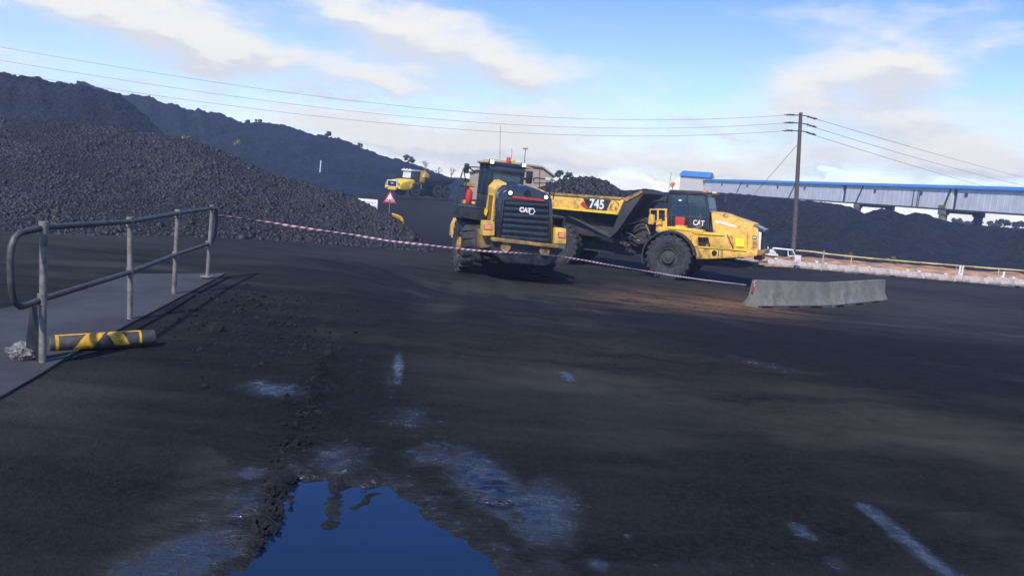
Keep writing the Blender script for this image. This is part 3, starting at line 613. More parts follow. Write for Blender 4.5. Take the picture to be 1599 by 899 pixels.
MB().box(lb[3][0]-.2, lb[3][0]+.1, -.7, .5, lb[4][1]-.28, lb[4][1]).build('tow_bracket', M['red'], dt, .03)
# side tool box with recess
sbx = Tp([(1081, 362.4), (1098, 362.2), (1134, 365.7), (1138, 368), (1144.6, 389.6), (1109.6, 386.7), (1105.8, 371), (1089.4, 370.2), (1089.4, 384.8), (1081, 384.2)], -1.40)
MB().prism(sbx, 'y', -1.40, -.9).build('side_tool_box', M['yellow'], dt, .015)
side_panel('tool_box_ledge', [(1083, 362.6), (1132, 366), (1131, 368.4), (1083, 365.2)], M['yellow_edge'], -1.41, .03, .01)  # light from above is painted into the ledge colour
side_panel('tool_box_recess', [(1089.5, 370), (1105.7, 371), (1109.5, 386), (1089.5, 385)], M['yellow_dirty'], -1.1, .02)
b = MB(); c = T(1096, 381.5, -1.12); b.obox((c[0], -1.15, c[1]), (.34, .08, .16), (0, .2, 0)); b.build('step', M['grille'], dt, .02)
side_panel('tool_box_seam', [(1134.5, 366.2), (1136, 366.4), (1146, 388), (1144.6, 389)], M['grille'], -1.405, .004)
# fender
b = MB(); cx, cz = 0, WR; pts_o = []; 
def arc(r0_, r1_, a0, a1, n=20):
    o = [(cx+r1_*math.cos(a0+(a1-a0)*i/n), cz+r1_*math.sin(a0+(a1-a0)*i/n)) for i in range(n+1)]
    return o + [(cx+r0_*math.cos(a1+(a0-a1)*i/n), cz+r0_*math.sin(a1+(a0-a1)*i/n)) for i in range(n+1)]
def arcring(b, r0_, r1_, a0, a1, y0, y1, n=20):
    for i in range(n):
        q0 = a0+(a1-a0)*i/n; q1 = a0+(a1-a0)*(i+1)/n
        b.prism([(cx+r1_*math.cos(q0), cz+r1_*math.sin(q0)), (cx+r1_*math.cos(q1), cz+r1_*math.sin(q1)), (cx+r0_*math.cos(q1), cz+r0_*math.sin(q1)), (cx+r0_*math.cos(q0), cz+r0_*math.sin(q0))], 'y', y0, y1)
for s_ in (-1, 1):
    b = MB(); arcring(b, 1.06, 1.12, R(12), R(200), *sorted((s_*1.72, s_*.98)), n=30); b.build('mudguard', M['rubber'], dt)
fp = Tp([(1024, 361), (1034, 355), (1043, 353.6), (1054, 354), (1055, 351.6), (1068, 352.4), (1069, 356), (1076, 357), (1079, 356.4), (1097, 359.8), (1098, 363), (1081, 363), (1081, 383), ], -1.45)
arcp = [(1.13*math.cos(q), WR+1.13*math.sin(q)) for q in [R(14+ i*(118-14)/12) for i in range(13)]]
MB().prism(fp+arcp, 'y', -1.45, -.85).build('fender', M['yellow'], dt, .012)
side_panel('fender_edge', [(1043, 354), (1078, 357.8), (1078, 361), (1066, 359.5), (1043, 357.5)], M['yellow_edge'], -1.46, .02, .01)  # lit top of the fender, done with the brighter yellow
MB().prism([(-.6, 1.2), (3.3, 1.0), (3.3, .85), (-.9, .7)], 'y', -.9, .9).build('front_chassis', M['grease'], dt, .02)
# cab
ca0 = Tp([(1042.5, 354), (1041.5, 330), (1044, 299), (1047, 296.4), (1092, 298.3), (1099, 300.5), (1104, 309), (1108.3, 332), (1107.2, 360)], -.85)
def frame_panel(name, outer, inner, y0, y1, mat, par=None):
    """outer polygon with a hole: strip of quads between two loops of equal length"""
    n = len(outer); b = MB(); v = [(p[0], y, p[1]) for y in (y0, y1) for lp in (outer, inner) for p in lp]; f = []
    for i in range(n):
        j = (i+1) % n
        f += [(i, j, n+j, n+i), (2*n+i, 2*n+j, 3*n+j, 3*n+i), (i, j, 2*n+j, 2*n+i), (n+i, n+j, 3*n+j, 3*n+i)]
    return b.add(v, f).build(name, mat, par or dt)
lower = Tp([(1042.5, 354), (1041.3, 335.5), (1107.9, 337.5), (1107.2, 360)], -.86); MB().prism(lower, 'y', -.86, .86).build('cab_lower', M['black'], dt, .015)
roof = Tp([(1043.6, 303), (1043.8, 299), (1046.5, 296.3), (1092, 298.2), (1100, 300.6), (1105, 307.5), (1100, 305)], -.88); MB().prism(roof, 'y', -.88, .88).build('cab_roof', M['black'], dt, .02)
for k, (a, b_, c, d) in enumerate(((1042, 1047.5, 1044, 1048.5), (1071.3, 1074, 1071.6, 1074), (1104.3, 1108, 1099.6, 1102.6))):
    for y in (-.86, .80):
        MB().prism(Tp([(a, 337), (b_, 337), (d, 300.5), (c, 300.5)], -.86), 'y', y, y+.06).build('cab_pillar', M['black'], dt)
for (q) in ([(1047.5, 336.5), (1048.5, 301), (1071.6, 301.5), (1071.3, 336.5)], [(1074, 336.5), (1074, 301.5), (1096, 302.5), (1100, 305), (1104.5, 336.5)]):
    for y in (-.84, .82): MB().prism(Tp(q, -.84), 'y', y, y+.012).build('side_window', M['glass'], dt)
wf = Tp([(1103.3, 304.8), (1104.2, 304.8), (1109.4, 335), (1108.6, 335)], -.8); MB().prism(wf, 'y', -.78, .78).build('windscreen', M['glass'], dt)
b = MB(); sc = T(1076, 330, 0); b.obox((sc[0], 0, sc[1]-.1), (.5, .55, .2)); b.obox((sc[0]-.25, 0, sc[1]+.35), (.16, .5, .8), (0, -.15, 0)); b.build('seat', M['cloth'], dt, .04)
b = MB(); b.obox((sc[0]+.55, 0, sc[1]-.05), (.3, 1.2, .5)); b.build('dashboard', M['cloth'], dt, .04)
side_panel('window_sticker', [(1059.6, 311.5), (1064.5, 311.7), (1064.5, 314.2), (1059.6, 314)], M['letter'], -.87, .006)
side_panel('red_tool_case', [(1055.8, 338), (1070.8, 339), (1069.5, 352.8), (1055.2, 351.8)], M['red'], -1.15, .15, .02)
pc = T(1086.3, 348, -.89); text('cab_lettering', 'CAT', .30, M['letter'], dt, Matrix.Translation((pc[0]+.12, -.875, pc[1])) @ Matrix.Rotation(R(90), 4, 'X'), bold=.008, sx=.8)
b = MB(); rp = lambda a, c, y=-1.3: (lambda h: (h[0], y, h[1]))(T(a, c, y))
for l in ([(1049, 322), (1078, 321.5), (1105, 322.5), (1108, 326)], [(1049, 322), (1048.5, 353)], [(1078, 321.5), (1077.8, 354)], [(1094, 336), (1094, 357)], [(1105, 322.5), (1106, 358)], [(1066, 338.5), (1102, 339.5)]):
    b.tube([rp(*q) for q in l], .018, 6)
b.build('handrail', M['darksteel'], dt)
b = MB(); 
for k in range(6): b.tube([rp(1087+k*1.6, 352.5, -1.25), rp(1087+k*1.6, 357.5, -1.25)], .02, 5)
b.tube([rp(1093.8, 335, -1.26), rp(1093.8, 356, -1.26)], .028, 6); b.build('step_grating', M['steel'], dt)
c = T(1050.3, 287.5, -.5); b = MB(); b.T = Matrix.Translation((c[0], -.5, c[1])) @ Matrix.Rotation(.5, 4, 'Y'); b.lathe([(.06, -.12), (.085, -.10), (.085, .06), (.05, .09)], 'z', n=14); bc = b.build('beacon', M['orange'], dt)
c0 = T(1050, 297, -.5); MB().tube([(c0[0], -.5, c0[1]), (c[0], -.5, c[1]-.1)], .015, 6).build('beacon_stalk', M['black'], dt)
b = MB(); c = T(1044, 284, -.7); d = T(1044, 298, -.7); b.tube([(c[0]+.08, -.7, c[1]+.4), (d[0], -.7, d[1])], .008, 5); b.build('antenna', M['black'], dt)
for (a, c_, s1) in ((1101, 299.6, .16), (1116, 302, .2)):
    c = T(a, c_, -.75); MB().obox((c[0], -.75, c[1]), (s1, .18, .13)).build('work_lamp', M['orange' if a < 1110 else 'yellow'], dt, .02)
b = MB(); q0 = T(1103, 302, -.85); q1 = T(1124, 305.5, -1.1); q2 = T(1136, 309, -1.3); q3 = T(1136, 326, -1.3); q4 = T(1110, 327, -.95)
b.tube([(q0[0], -.85, q0[1]), (q1[0], -1.1, q1[1]), (q2[0], -1.3, q2[1]), (q3[0], -1.3, q3[1]), (q4[0], -.95, q4[1])], .018, 6); b.build('mirror_arm', M['black'], dt)
c = T(1118, 305.5, -.95); MB().obox((c[0], -.95, c[1]), (.3, .25, .16)).build('roof_visor', M['black'], dt, .03)
c = T(1132, 315, -1.25); MB().obox((c[0], -1.25, c[1]), (.05, .24, .40)).build('mirror', M['black'], dt, .02)
# frame behind cab
b = MB()
for (x0, y0, x1, y1) in ((1014.6, 325.8, 1042, 328.2), (1026.2, 328, 1028.6, 352), (1038.4, 328, 1041.5, 355), (1014.6, 328, 1016, 344)):
    b.prism(Tp([(x0, y0), (x1, y0), (x1, y1), (x0, y1)], -.9), 'y', -.92, -.84)
b.prism(Tp([(1024, 360), (1025, 344), (1033, 342), (1033, 357)], -1.0), 'y', -1.0, -.9); b.prism(Tp([(1034.5, 357), (1034.5, 345), (1037.5, 345), (1037.5, 356)], -1.0), 'y', -1.0, -.9)
b.build('rear_cab_frame', M['yellow'], dt)
MB().prism(Tp([(1015, 329), (1041, 329), (1041, 357), (1018, 361), (1014, 345)], -.85), 'y', -.82, .8).build('engine_guard', M['grille'], dt)
c = T(1017.4, 343, -1.25); b = MB(); b.lathe([(.05, -.22), (.13, -.18), (.14, 0), (.13, .18), (.05, .22)], 'z', (c[0], -1.25, c[1]), 16); b.build('round_reservoir', M['yellow'], dt)
b = MB(); b.tube([rp(1008.5, 351, -1.3), rp(1014, 363, -1.3), rp(1014.8, 366, -1.3)], .03, 6); b.tube([rp(1021, 347, -1.2), rp(1030, 343.5, -1.2), rp(1034, 345, -1.2)], .03, 6); b.build('grab_rail', M['yellow_dirty'], dt)
MB().prism(Tp([(1014.5, 315.3), (1028, 312), (1042.5, 306), (1043, 314.5), (1030, 316)], -.5), 'y', -.6, .2).build('air_intake', M['black'], dt, .02)
# hitch, hoses
b = MB(); b.prism(Tp([(984, 397), (986, 372), (1000, 366), (1016, 372), (1020, 396), (1006, 402)], -.6), 'y', -.6, .6); hx = T(998, 380, -.6)
b.lathe([(.28, hx[1]-.5), (.28, hx[1]+.5)], 'z', (hx[0], -.2, 0), 18); b.build('articulation_hitch', M['grease'], dt, .03)
b = MB(); cc = T(1002, 360, -.8); b.lathe([(.2, -.9), (.62, -.85), (.68, -.6), (.62, -.3)], 'y', (cc[0], 0, cc[1]-.1), 28); b.build('inner_wheel_guard', M['bed'], dt)
b = MB()
for k, l in enumerate(([(960, 372), (972, 366), (985, 358), (992, 346), (1004, 341), (1013, 348)], [(965, 378), (978, 372), (988, 362), (1000, 352), (1012, 352)], [(968, 369), (975, 362), (986, 366), (995, 372), (1010, 370)], [(976, 384), (985, 374), (997, 371), (1008, 378), (1016, 380)], [(972, 374), (970, 360), (978, 350), (990, 348), (1000, 345)])):
    b.tube([rp(a, c, -1.0-.08*k) for a, c in l], .03, 6)
b.build('hydraulic_hose', M['grille'], dt, smooth=60)
b = MB(); c = T(998.5, 374.5, -1.15); b.obox((c[0], -1.15, c[1]), (.30, .1, .07), (0, .1, 0)); b.build('frame_bracket', M['yellow'], dt, .01)
# rear frame
rf = Tp([(905, 376), (985, 388), (985, 400), (975, 399), (917, 391), (905, 390)], -.6); rfx = [(xr2-1.0, WR+.35), (xr2-1.0, WR)]
MB().prism([(xr2-1.2, 1.35), (rf[0][0], 1.35), rf[1], rf[2], rf[4], (xr2-1.2, .85)], 'y', -.55, .55).build('rear_chassis', M['grease'], dt, .02)
b = MB()
for s_ in (-1, 1):
    b.obox(((xr1+xr2)/2, s_*.9, WR), (2.1, .16, .34))
b.build('walking_beam', M['grease'], dt, .03)
for xr in (0, xr1, xr2): MB().tube([(xr, -1.3, WR), (xr, 1.3, WR)], .17, 12).build('axle', M['grease'], dt)
# dump bed
BY = 1.68
nb = Tp([(864.8, 304.8), (974.6, 309.6), (975.6, 311.8), (965.3, 335.4), (962, 335), (864.8, 326)], -BY)
xt = xr2-1.6
zt0 = nb[0][1]; zb0 = nb[5][1]
side_l = [(xt-.25, zt0+.02), (nb[1][0], nb[1][1]), (nb[2][0], nb[2][1]), (nb[3][0], nb[3][1]), (nb[4][0], nb[4][1]), (xt, zb0)]
for s_ in (-1, 1):
    MB().prism(side_l, 'y', *sorted((s_*BY, s_*(BY-.12)))).build('bed_side', M['yellow'], dt, .01)
    sl_ = [(xt, zb0), nb[4]]
    MB().prism([(xt, zb0+.0), (nb[4][0], nb[4][1]+.0), (nb[4][0], nb[4][1]+.07), (xt, zb0+.07)], 'y', *sorted((s_*(BY+.03), s_*(BY-.02)))).build('bed_rib', M['yellow_edge'], dt, .008)
    MB().prism([(xt-.2, zt0-.07), (nb[1][0], nb[1][1]-.07), (nb[1][0], nb[1][1]+.03), (xt-.25, zt0+.05)], 'y', *sorted((s_*(BY+.05), s_*(BY-.14)))).build('top_rail', M['yellow_dirty'], dt, .01)
    MB().prism([(nb[3][0]-.10, nb[3][1]), (nb[3][0], nb[3][1]), (nb[1][0]+.02, nb[1][1]), (nb[1][0]-.1, nb[1][1])], 'y', *sorted((s_*(BY+.05), s_*(BY-.02)))).build('front_post', M['yellow'], dt, .01)
fl = T(958, 372, -1.0)
hull = [(xt, zb0+.02), nb[4], (nb[3][0], nb[3][1]+.0), (fl[0], fl[1]), (xr1+.9, fl[1]-.0), (xr1-.2, 2.10), (xt+.3, 2.2)]
lo = [(x, z) for x, z in hull]
b = MB(); b.loft([lo, lo], 'y', [-1.15, 1.15]); 
# sloped skirts out to the bed width
for s_ in (-1, 1):
    b.add([(xt, s_*1.6, zb0+.01), (nb[4][0], s_*1.6, nb[4][1]+.01), (nb[4][0]+.25, s_*1.15, nb[4][1]-.55), (xt, s_*1.15, zb0-.5), (xt, s_*1.1, zb0+.01), (nb[4][0], s_*1.1, nb[4][1]+.01)], [(0, 1, 2, 3), (0, 1, 5, 4), (1, 2, 5), (0, 3, 4)])
b.build('bed_hull', M['bed'], dt, .01)
# headboard leaning forward over the hitch
H0 = nb[3]; H1 = nb[1]; H2 = T(1001.9, 297.2, -BY); H3 = T(1006, 301, -BY)
hb = [H0, H1, H2, (H2[0]+.10, H2[1]-.12), (H1[0]+.45, H1[1]-.35), (fl[0]+.35, fl[1]+.35), (fl[0], fl[1])]
MB().prism(hb, 'y', -BY+.02, BY-.02).build('headboard', M['bed'], dt, .02)
for s_ in (-1, 1):
    MB().prism([H1, H2, (H2[0]+.05, H2[1]-.10), (H1[0]+.10, H1[1]-.14)], 'y', *sorted((s_*(BY+.03), s_*(BY-.08)))).build('headboard_edge', M['yellow_dirty'], dt, .01)
# hoist ram and lifting strut
b = MB(); p0 = T(873, 329, -1.45); p1 = T(984, 386, -.95); b.tube([(p0[0], -1.45, p0[1]), (p1[0]*.5+p0[0]*.5, -1.2, p1[1]*.5+p0[1]*.5)], .07, 10); b.tube([(p1[0]*.5+p0[0]*.5, -1.2, p1[1]*.5+p0[1]*.5), (p1[0], -.95, p1[1])], .10, 10)
b.build('hoist_ram', M['grease'], dt)
b = MB(); p0 = T(862, 331, 1.45); b.tube([(p0[0], 1.45, p0[1]), (p1[0], .95, p1[1])], .08, 8); b.build('hoist_ram', M['grease'], dt)
# number panel
def band(px): return px
pn = [(913, 310.4), (954.3, 312.6), (949, 328.3), (917, 326.3), (909, 317)]
side_panel('number_panel', [(911, 309.9), (954.2, 312.4), (947, 328.4), (917.5, 326.2)], M['black'], -BY-.01, .01)
side_panel('number_flash', [(909.3, 315.3), (911.3, 314.2), (919.3, 326.3), (915.2, 326.1), (906.5, 319.2)], M['red'], -BY-.015, .012)
c = T(931.8, 319.4, -BY-.03); text('bed_number', '745', .54, M['letter'], dt, Matrix.Translation((c[0], -BY-.03, c[1])) @ Matrix.Rotation(R(90), 4, 'X') @ Matrix.Rotation(R(0), 4, 'Z'), bold=.016, sx=.84)
b = MB(); rs = random.Random(3)
for k in range(12):
    a = 952+rs.random()*14; c = T(a, 313+rs.random()*14, -BY); b.obox((c[0], -BY-.006, c[1]), (.10+rs.random()*.1, .012, .03+rs.random()*.05), (0, rs.random()*2, 0))
b.build('worn_paint_scuffs', M['yellow_dirty'], dt)
# coal in the bed
n1_, m1_ = 70, 40; LV = np.zeros((m1_, n1_, 3))
prof = Tp([(800, 312), (840, 300), (866, 290), (880, 284), (905, 279), (925, 280), (942, 285), (955, 293), (968, 302), (978, 308)], 0)
prof = sorted(prof); px_ = np.array([p[0] for p in prof]); pz_ = np.array([p[1] for p in prof])
xs = np.linspace(xt+.3, nb[1][0]-.05, n1_); ys = np.linspace(-BY+.1, BY-.1, m1_)
for j, yy in enumerate(ys):
    k = 1-(abs(yy)/(BY-.1))**2.2; zb = np.interp(xs, [xt, nb[1][0]], [zt0-.1, nb[1][1]-.15]); zc = np.interp(xs, px_, pz_, left=zt0)
    LV[j, :, 0] = xs; LV[j, :, 1] = yy; LV[j, :, 2] = zb+np.maximum(zc-zb, 0)*k + .10*fbm(xs*2, xs*0+yy*2, 70, 3)*k
LW = LV.copy(); M3 = np.array(TM); LW = LV @ M3[:3, :3].T + M3[:3, 3]
lo_ = npmesh('coal_load', LW.reshape(-1, 3), gridfaces(m1_, n1_), M['coal']); tag(lo_, 'mound of lump coal heaped in the bed of the 745 dump truck', 'coal load')
pts = scatter_on(LW, 3200, 8, 0, 1); sz = np.clip(np.random.RandomState(9).lognormal(-2.55, .35, len(pts)), .04, .17)
tag(lumps('coal_rubble', pts, sz, M['lump'], parent=lo_, seed=9), kind='stuff')

# ------------------------------------------------------------------ wheel loader
LB = R(15); LR = R(2.0); RL = .95
tb = P(726.5, 427, 25.4); Rm = Matrix.Rotation(LB, 4, 'Z') @ Matrix.Rotation(LR, 4, 'Y')
LO = tb + (Rm.to_3x3() @ Vector((1.22, 0, 0))); LM = Matrix.Translation(LO) @ Rm; LFm = Frame(LM)
def L(px, py, yl): h = LFm.hit(px, py, 1, yl); return (h.x, h.z)
def Lp(l, yl): return [L(a, b, yl) for a, b in l]
ld = thing('wheel_loader', 'yellow and black wheel loader seen from behind, lamps lit, centre of the yard', 'wheel loader', LM)
for s_ in (-1, 1): wheel(ld, (s_*1.22, 0, RL), RL, .74, 'rim_y', yaw=R(90), spin=0)
JY = 1.75; FA = -R(20)
def fr_(x, y): return (x*math.cos(FA)-y*math.sin(FA), JY+x*math.sin(FA)+y*math.cos(FA))
for s_ in (-1, 1):
    q = fr_(s_*1.22, 1.75); wheel(ld, (q[0], q[1], RL), RL, .74, 'rim_y', yaw=R(90)+FA)
YB = -1.95
# rear shell
sh = Lp([(774, 370), (776, 330), (778.5, 304), (782, 298), (788, 294), (800, 291), (818, 290.5), (835, 294), (851, 300.5), (858.5, 304.5), (862, 311), (863, 330), (862.5, 379)], YB)
b = MB(); sh2 = [(x*1.0, z) for x, z in sh]; cxm = sum(p[0] for p in sh)/len(sh)
ins = [(cxm+(x-cxm)*.93, z-.04 if z > 2 else z) for x, z in sh]
b.loft([ins, sh, sh], 'y', [YB-.10, YB, YB+.45]); b.build('rear_hood_shell', M['blackgloss'], ld, .02)
gp = Lp([(786.5, 311.5), (858.5, 316), (857, 376), (779.5, 369)], YB-.12)
b = MB(); b.prism(gp, 'y', YB-.13, YB-.09); 
b.build('rear_grille', M['grille'], ld)
b = MB(); zt = (gp[0][1]+gp[1][1])/2; zb = (gp[2][1]+gp[3][1])/2
for k in range(7):
    f = (k+.3)/6.6; l = (gp[0][0]*(1-f)+gp[3][0]*f, gp[0][1]*(1-f)+gp[3][1]*f); r_ = (gp[1][0]*(1-f)+gp[2][0]*f, gp[1][1]*(1-f)+gp[2][1]*f)
    b.prism([(l[0]+.05, l[1]), (r_[0]-.05, r_[1]), (r_[0]-.05, r_[1]-.11), (l[0]+.05, l[1]-.11)], 'y', YB-.165, YB-.12)
for (a, c) in ((gp[0], gp[3]), (gp[1], gp[2])):
    b.tube([(a[0], YB-.15, a[1]), (c[0], YB-.15, c[1])], .03, 6)
b.build('grille_louvre', M['blackgloss'], ld, .01)
MB().prism(Lp([(800, 305.8), (849.3, 311.4), (849.3, 315), (800, 309.4)], YB-.13), 'y', YB-.17, YB-.12).build('red_reflector_bar', M['redlens'] if False else M['red'], ld, .008)
lg = L(822, 328.5, YB-.18); text('rear_lettering', 'CAT', .19, M['letter'], ld, Matrix.Translation((lg[0]-.03, YB-.172, lg[1])) @ Matrix.Rotation(R(90), 4, 'X'), bold=.012)
b = MB(); hxg = [(lg[0]+.17+.115*math.cos(k*math.pi/3), lg[1]-.01+.115*math.sin(k*math.pi/3)) for k in range(6)]; hxi = [(lg[0]+.17+.085*math.cos(k*math.pi/3), lg[1]-.01+.085*math.sin(k*math.pi/3)) for k in range(6)]
frame_panel('logo_ring', hxg, hxi, YB-.178, YB-.166, M['letter'], ld)
for (a, c) in ((796.8, 301.2), (852.5, 308)):
    q = L(a, c, YB-.12); b = MB(); b.lathe([(.085, YB-.13), (.085, YB-.06), (.07, YB-.0)], 'y', (q[0], 0, q[1]), 18); hl = b.build('rear_lamp', M['black'], ld)
    b = MB(); b.lathe([(.055, YB-.15), (.055, YB-.125)], 'y', (q[0], 0, q[1]), 18); b.build('lens', M['lamp'], hl)
q = L(824, 301.5, YB-.12); b = MB(); b.lathe([(.09, YB-.18), (.09, YB)], 'y', (q[0], 0, q[1]), 14); b.build('rear_camera', M['grille'], ld)
q = L(812, 293.5, YB+.3); b = MB(); b.lathe([(.05, q[1]-.02), (.05, q[1]+.04), (.02, q[1]+.06)], 'z', (q[0], YB+.3, 0), 12); b.build('filler_cap', M['steel'], ld)
# yellow engine hood between shell and cab
hx0, hx1 = sh[2][0]+.03, sh[11][0]-.03; ztop = max(p[1] for p in sh)
hs = [(hx0-.02, 1.2), (hx0, ztop-.22), (hx0+.16, ztop-.03), (cxm, ztop+.02), (hx1-.16, ztop-.10), (hx1, ztop-.25), (hx1, 1.2)]
hs2 = [(x, z+(.10 if z > 2 else 0)) for x, z in hs]
MB().loft([hs, hs2], 'y', [YB+.45, -.35]).build('engine_hood', M['blackgloss'], ld, .03)
for s_ in (-1, 1):
    xe = hx0 if s_ < 0 else hx1; zz = 0 if s_ < 0 else -.08
    fl1 = [(xe+s_*.02, 1.15), (xe+s_*.02, ztop-.22+zz), (xe-s_*.15, ztop-.01+zz), (xe-s_*.30, ztop+.035+zz), (xe-s_*.30, 1.15)]; fl2 = [(x, z+(.10 if z > 2 else 0)) for x, z in fl1]
    MB().loft([fl1, fl2], 'y', [YB+.455, -.33]).build('flank_panel', M['yellow'], ld, .03)
# vent frames on the near flank
b = MB(); 
b.box(hx0-.035, hx0-.0, YB+.60, YB+1.45, 1.55, 1.62); b.box(hx0-.035, hx0, YB+.60, YB+1.45, ztop-.42, ztop-.36)
b.box(hx0-.035, hx0, YB+.60, YB+.68, 1.62, ztop-.42); b.box(hx0-.035, hx0, YB+1.37, YB+1.45, 1.62, ztop-.42); b.build('flank_frame', M['yellow_edge'], ld, .01)
b = MB(); b.box(hx0-.02, hx0+.0, YB+.68, YB+1.37, 1.62, ztop-.42); b.build('flank_vent', M['yellow_dirty'], ld)
MB().box(hx1-.02, hx1+.02, YB+.5, YB+1.5, 1.4, ztop-.35).build('flank_vent', M['yellow_dirty'], ld)
# counterweight bumper
bp_ = Lp([(768, 370.5), (800, 374), (845, 379.5), (881, 383), (881, 388.5), (768, 376.5)], YB-.25)
b = MB(); b.prism(bp_, 'y', YB-.28, YB+.25); b.build('bumper_beam', M['yellow_dirty'], ld, .02)
xl, xrr = bp_[0][0], bp_[3][0]; zc_ = bp_[5][1]
b = MB(); b.prism([(xl+.05, zc_+.02), (xrr-.05, bp_[4][1]+.02), (xrr-.15, zc_-.42), (xrr-.5, zc_-.62), (xl+.5, zc_-.62), (xl+.05, zc_-.35)], 'y', YB-.12, YB+.7); b.build('counterweight', M['black'], ld, .04)
for q in ((789, 385), (850, 391.5)):
    c = L(*q, YB-.15); b = MB(); b.lathe([(.05, YB-.2), (.16, YB-.2), (.17, YB-.1)], 'y', (c[0], 0, c[1]), 18); b.build('tow_eye', M['yellow_dirty'], ld)
for (x0, y0, x1, y1, lx0, ly0, lx1, ly1) in ((753.5, 345, 772, 368, 756.5, 351, 767, 358.5), (865, 356, 883.8, 380.5, 872.3, 363.3, 882, 371)):
    pp = Lp([(x0+2, y0), (x1, y0+1), (x1, y1), (x0, y1)], YB-.1); pod = MB().prism(pp, 'y', YB-.14, YB+.35).build('lamp_pod', M['yellow'], ld, .03)
    MB().prism(Lp([(lx0-1, ly0-1), (lx1+1, ly0), (lx1+1, ly1+1), (lx0-1, ly1)], YB-.15), 'y', YB-.16, YB-.13).build('lamp_bezel', M['planks'], pod, .005)
    MB().prism(Lp([(lx0+1.5, ly0+1.5), (lx1-1, ly0+2), (lx1-1, ly1-1), (lx0+1.5, ly1-1.5)], YB-.17), 'y', YB-.175, YB-.155).build('tail_lamp', M['redlens'], pod, .005)
pp = Lp([(752, 358), (768, 365), (768, 385), (752, 388)], YB+.1); MB().prism(pp, 'y', YB+.1, YB+.8).build('lower_side_frame', M['yellow_dirty'], ld, .02)
MB().box(-.55, .55, YB+.5, 3.4, .62, 1.25).build('main_frame', M['grease'], ld, .03)
MB().tube([(-1.1, 0, RL), (1.1, 0, RL)], .2, 12).build('rear_axle', M['grease'], ld)
q0 = fr_(-1.1, 1.75); q1 = fr_(1.1, 1.75); MB().tube([(q0[0], q0[1], RL), (q1[0], q1[1], RL)], .2, 12).build('front_axle', M['grease'], ld)
# platforms over the rear wheels
zp = L(738, 322, 0)[1]
xl0, xl1 = L(718, 322, -.6)[0], L(760, 322, -.6)[0]
b = MB(); b.box(xl0, xl1+.1, -.75, .55, zp-.07, zp); b.prism([(xl0+.02, zp-.05), (xl1, zp-.05), (xl1, zp-.42), (xl0-.03, zp-.36)], 'y', -.75, -.67)
b.prism([(-.75, zp-.05), (.55, zp-.05), (.5, zp-.30), (-.75, zp-.40)], 'x', xl0, xl0+.05); b.build('platform', M['black'], ld, .015)
b = MB(); b.box(-xl1-.1, -xl0, -.75, 1.9, zp-.07, zp); b.prism([(-.75, zp-.05), (1.9, zp-.05), (1.2, zp-.30), (-.75, zp-.40)], 'x', -xl0-.05, -xl0); b.build('platform', M['black'], ld, .015)
# cab
CY0, CY1 = .05, 1.75; cz0 = zp-.05; c0 = L(743, 319, CY0); c1 = L(764, 254.5, CY0); zroof = c1[1]; cxl = L(761.5, 300, CY0)[0]; cxr = L(816, 300, CY0)[0]
MB().box(cxl, cxr, CY0, CY1, cz0, cz0+.45).build('cab_base', M['black'], ld, .03)
for (x, y) in ((cxl, CY0), (cxr-.12, CY0), (cxl, CY1-.1), (cxr-.1, CY1-.1), (cxl, .85), (cxr-.1, .85)):
    MB().box(x, x+.12, y, y+.11, cz0+.44, zroof-.05).build('cab_pillar', M['black'], ld, .02)
b = MB(); b.box(cxl, cxr, CY0-.02, CY0+.10, zroof-.28, zroof-.04); b.build('rear_header', M['blackgloss'], ld, .02)
b = MB(); b.box(cxl-.02, cxr+.02, CY0-.05, CY1+.05, zroof-.06, zroof+.07); b.build('cab_roof', M['black'], ld, .04)
b = MB(); b.prism([(cxl-.08, zroof+.06), (cxl+.25, zroof+.16), (cxr-.35, zroof+.14), (cxr+.34, zroof+.02), (cxr+.34, zroof-.03), (cxl-.08, zroof+.01)], 'y', .35, 1.9); b.build('roof_canopy', M['tan'], ld, .02)
MB().box(cxl+.12, cxr-.12, CY0+.04, CY0+.055, cz0+.45, zroof-.28).build('rear_window', M['glass'], ld)
for x in (cxl+.03, cxr-.05): MB().box(x, x+.015, CY0+.11, CY1-.1, cz0+.45, zroof-.06).build('side_window', M['glass'], ld)
MB().box(cxl+.12, cxr-.12, CY1-.06, CY1-.045, cz0+.45, zroof-.06).build('windscreen', M['glass'], ld)
b = MB(); b.obox((cxl+.75, .85, cz0+.62), (.55, .5, .22)); b.obox((cxl+.75, .55, cz0+1.05), (.5, .14, .8)); b.obox((cxl+.75, .53, cz0+1.55), (.28, .1, .2)); st = b.build('seat', M['cloth'], ld, .05)
b = MB(); b.loft([[(cxl+.42, cz0+.62), (cxl+.78, cz0+.62), (cxl+.80, cz0+1.20), (cxl+.70, cz0+1.38), (cxl+.48, cz0+.95)]]*2, 'y', [.40, .47]); b.build('hi_vis_cover', M['hivis'], st, .03)
b = MB(); b.obox((cxl+.95, .3, zroof-.36), (.75, .05, .07), (0, .03, 0)); b.build('red_blind', M['red'], ld, .01)
b = MB(); b.obox((cxl+.88, .33, zroof-.52), (.45, .03, .2), (0, .2, 0)); b.build('folded_cloth', M['white'], ld, .01)
for (a, c, m_, yy) in ((768.2, 252.5, 'lamp', CY0-.1), (818, 258, 'lamp', CY0-.05)):
    q = L(a, c, yy); hl = MB().box(q[0]-.08, q[0]+.08, yy-.02, yy+.12, q[1]-.075, q[1]+.075).build('work_lamp', M['black'], ld, .02)
    MB().box(q[0]-.06, q[0]+.06, yy-.04, yy-.015, q[1]-.055, q[1]+.055).build('lens', M[m_], hl, .005)
q = L(794.3, 247, .3); b = MB(); b.lathe([(.07, zroof+.06), (.07, q[1]), (.05, q[1]+.03)], 'z', (q[0], .3, 0), 14); b.build('beacon', M['red'], ld)
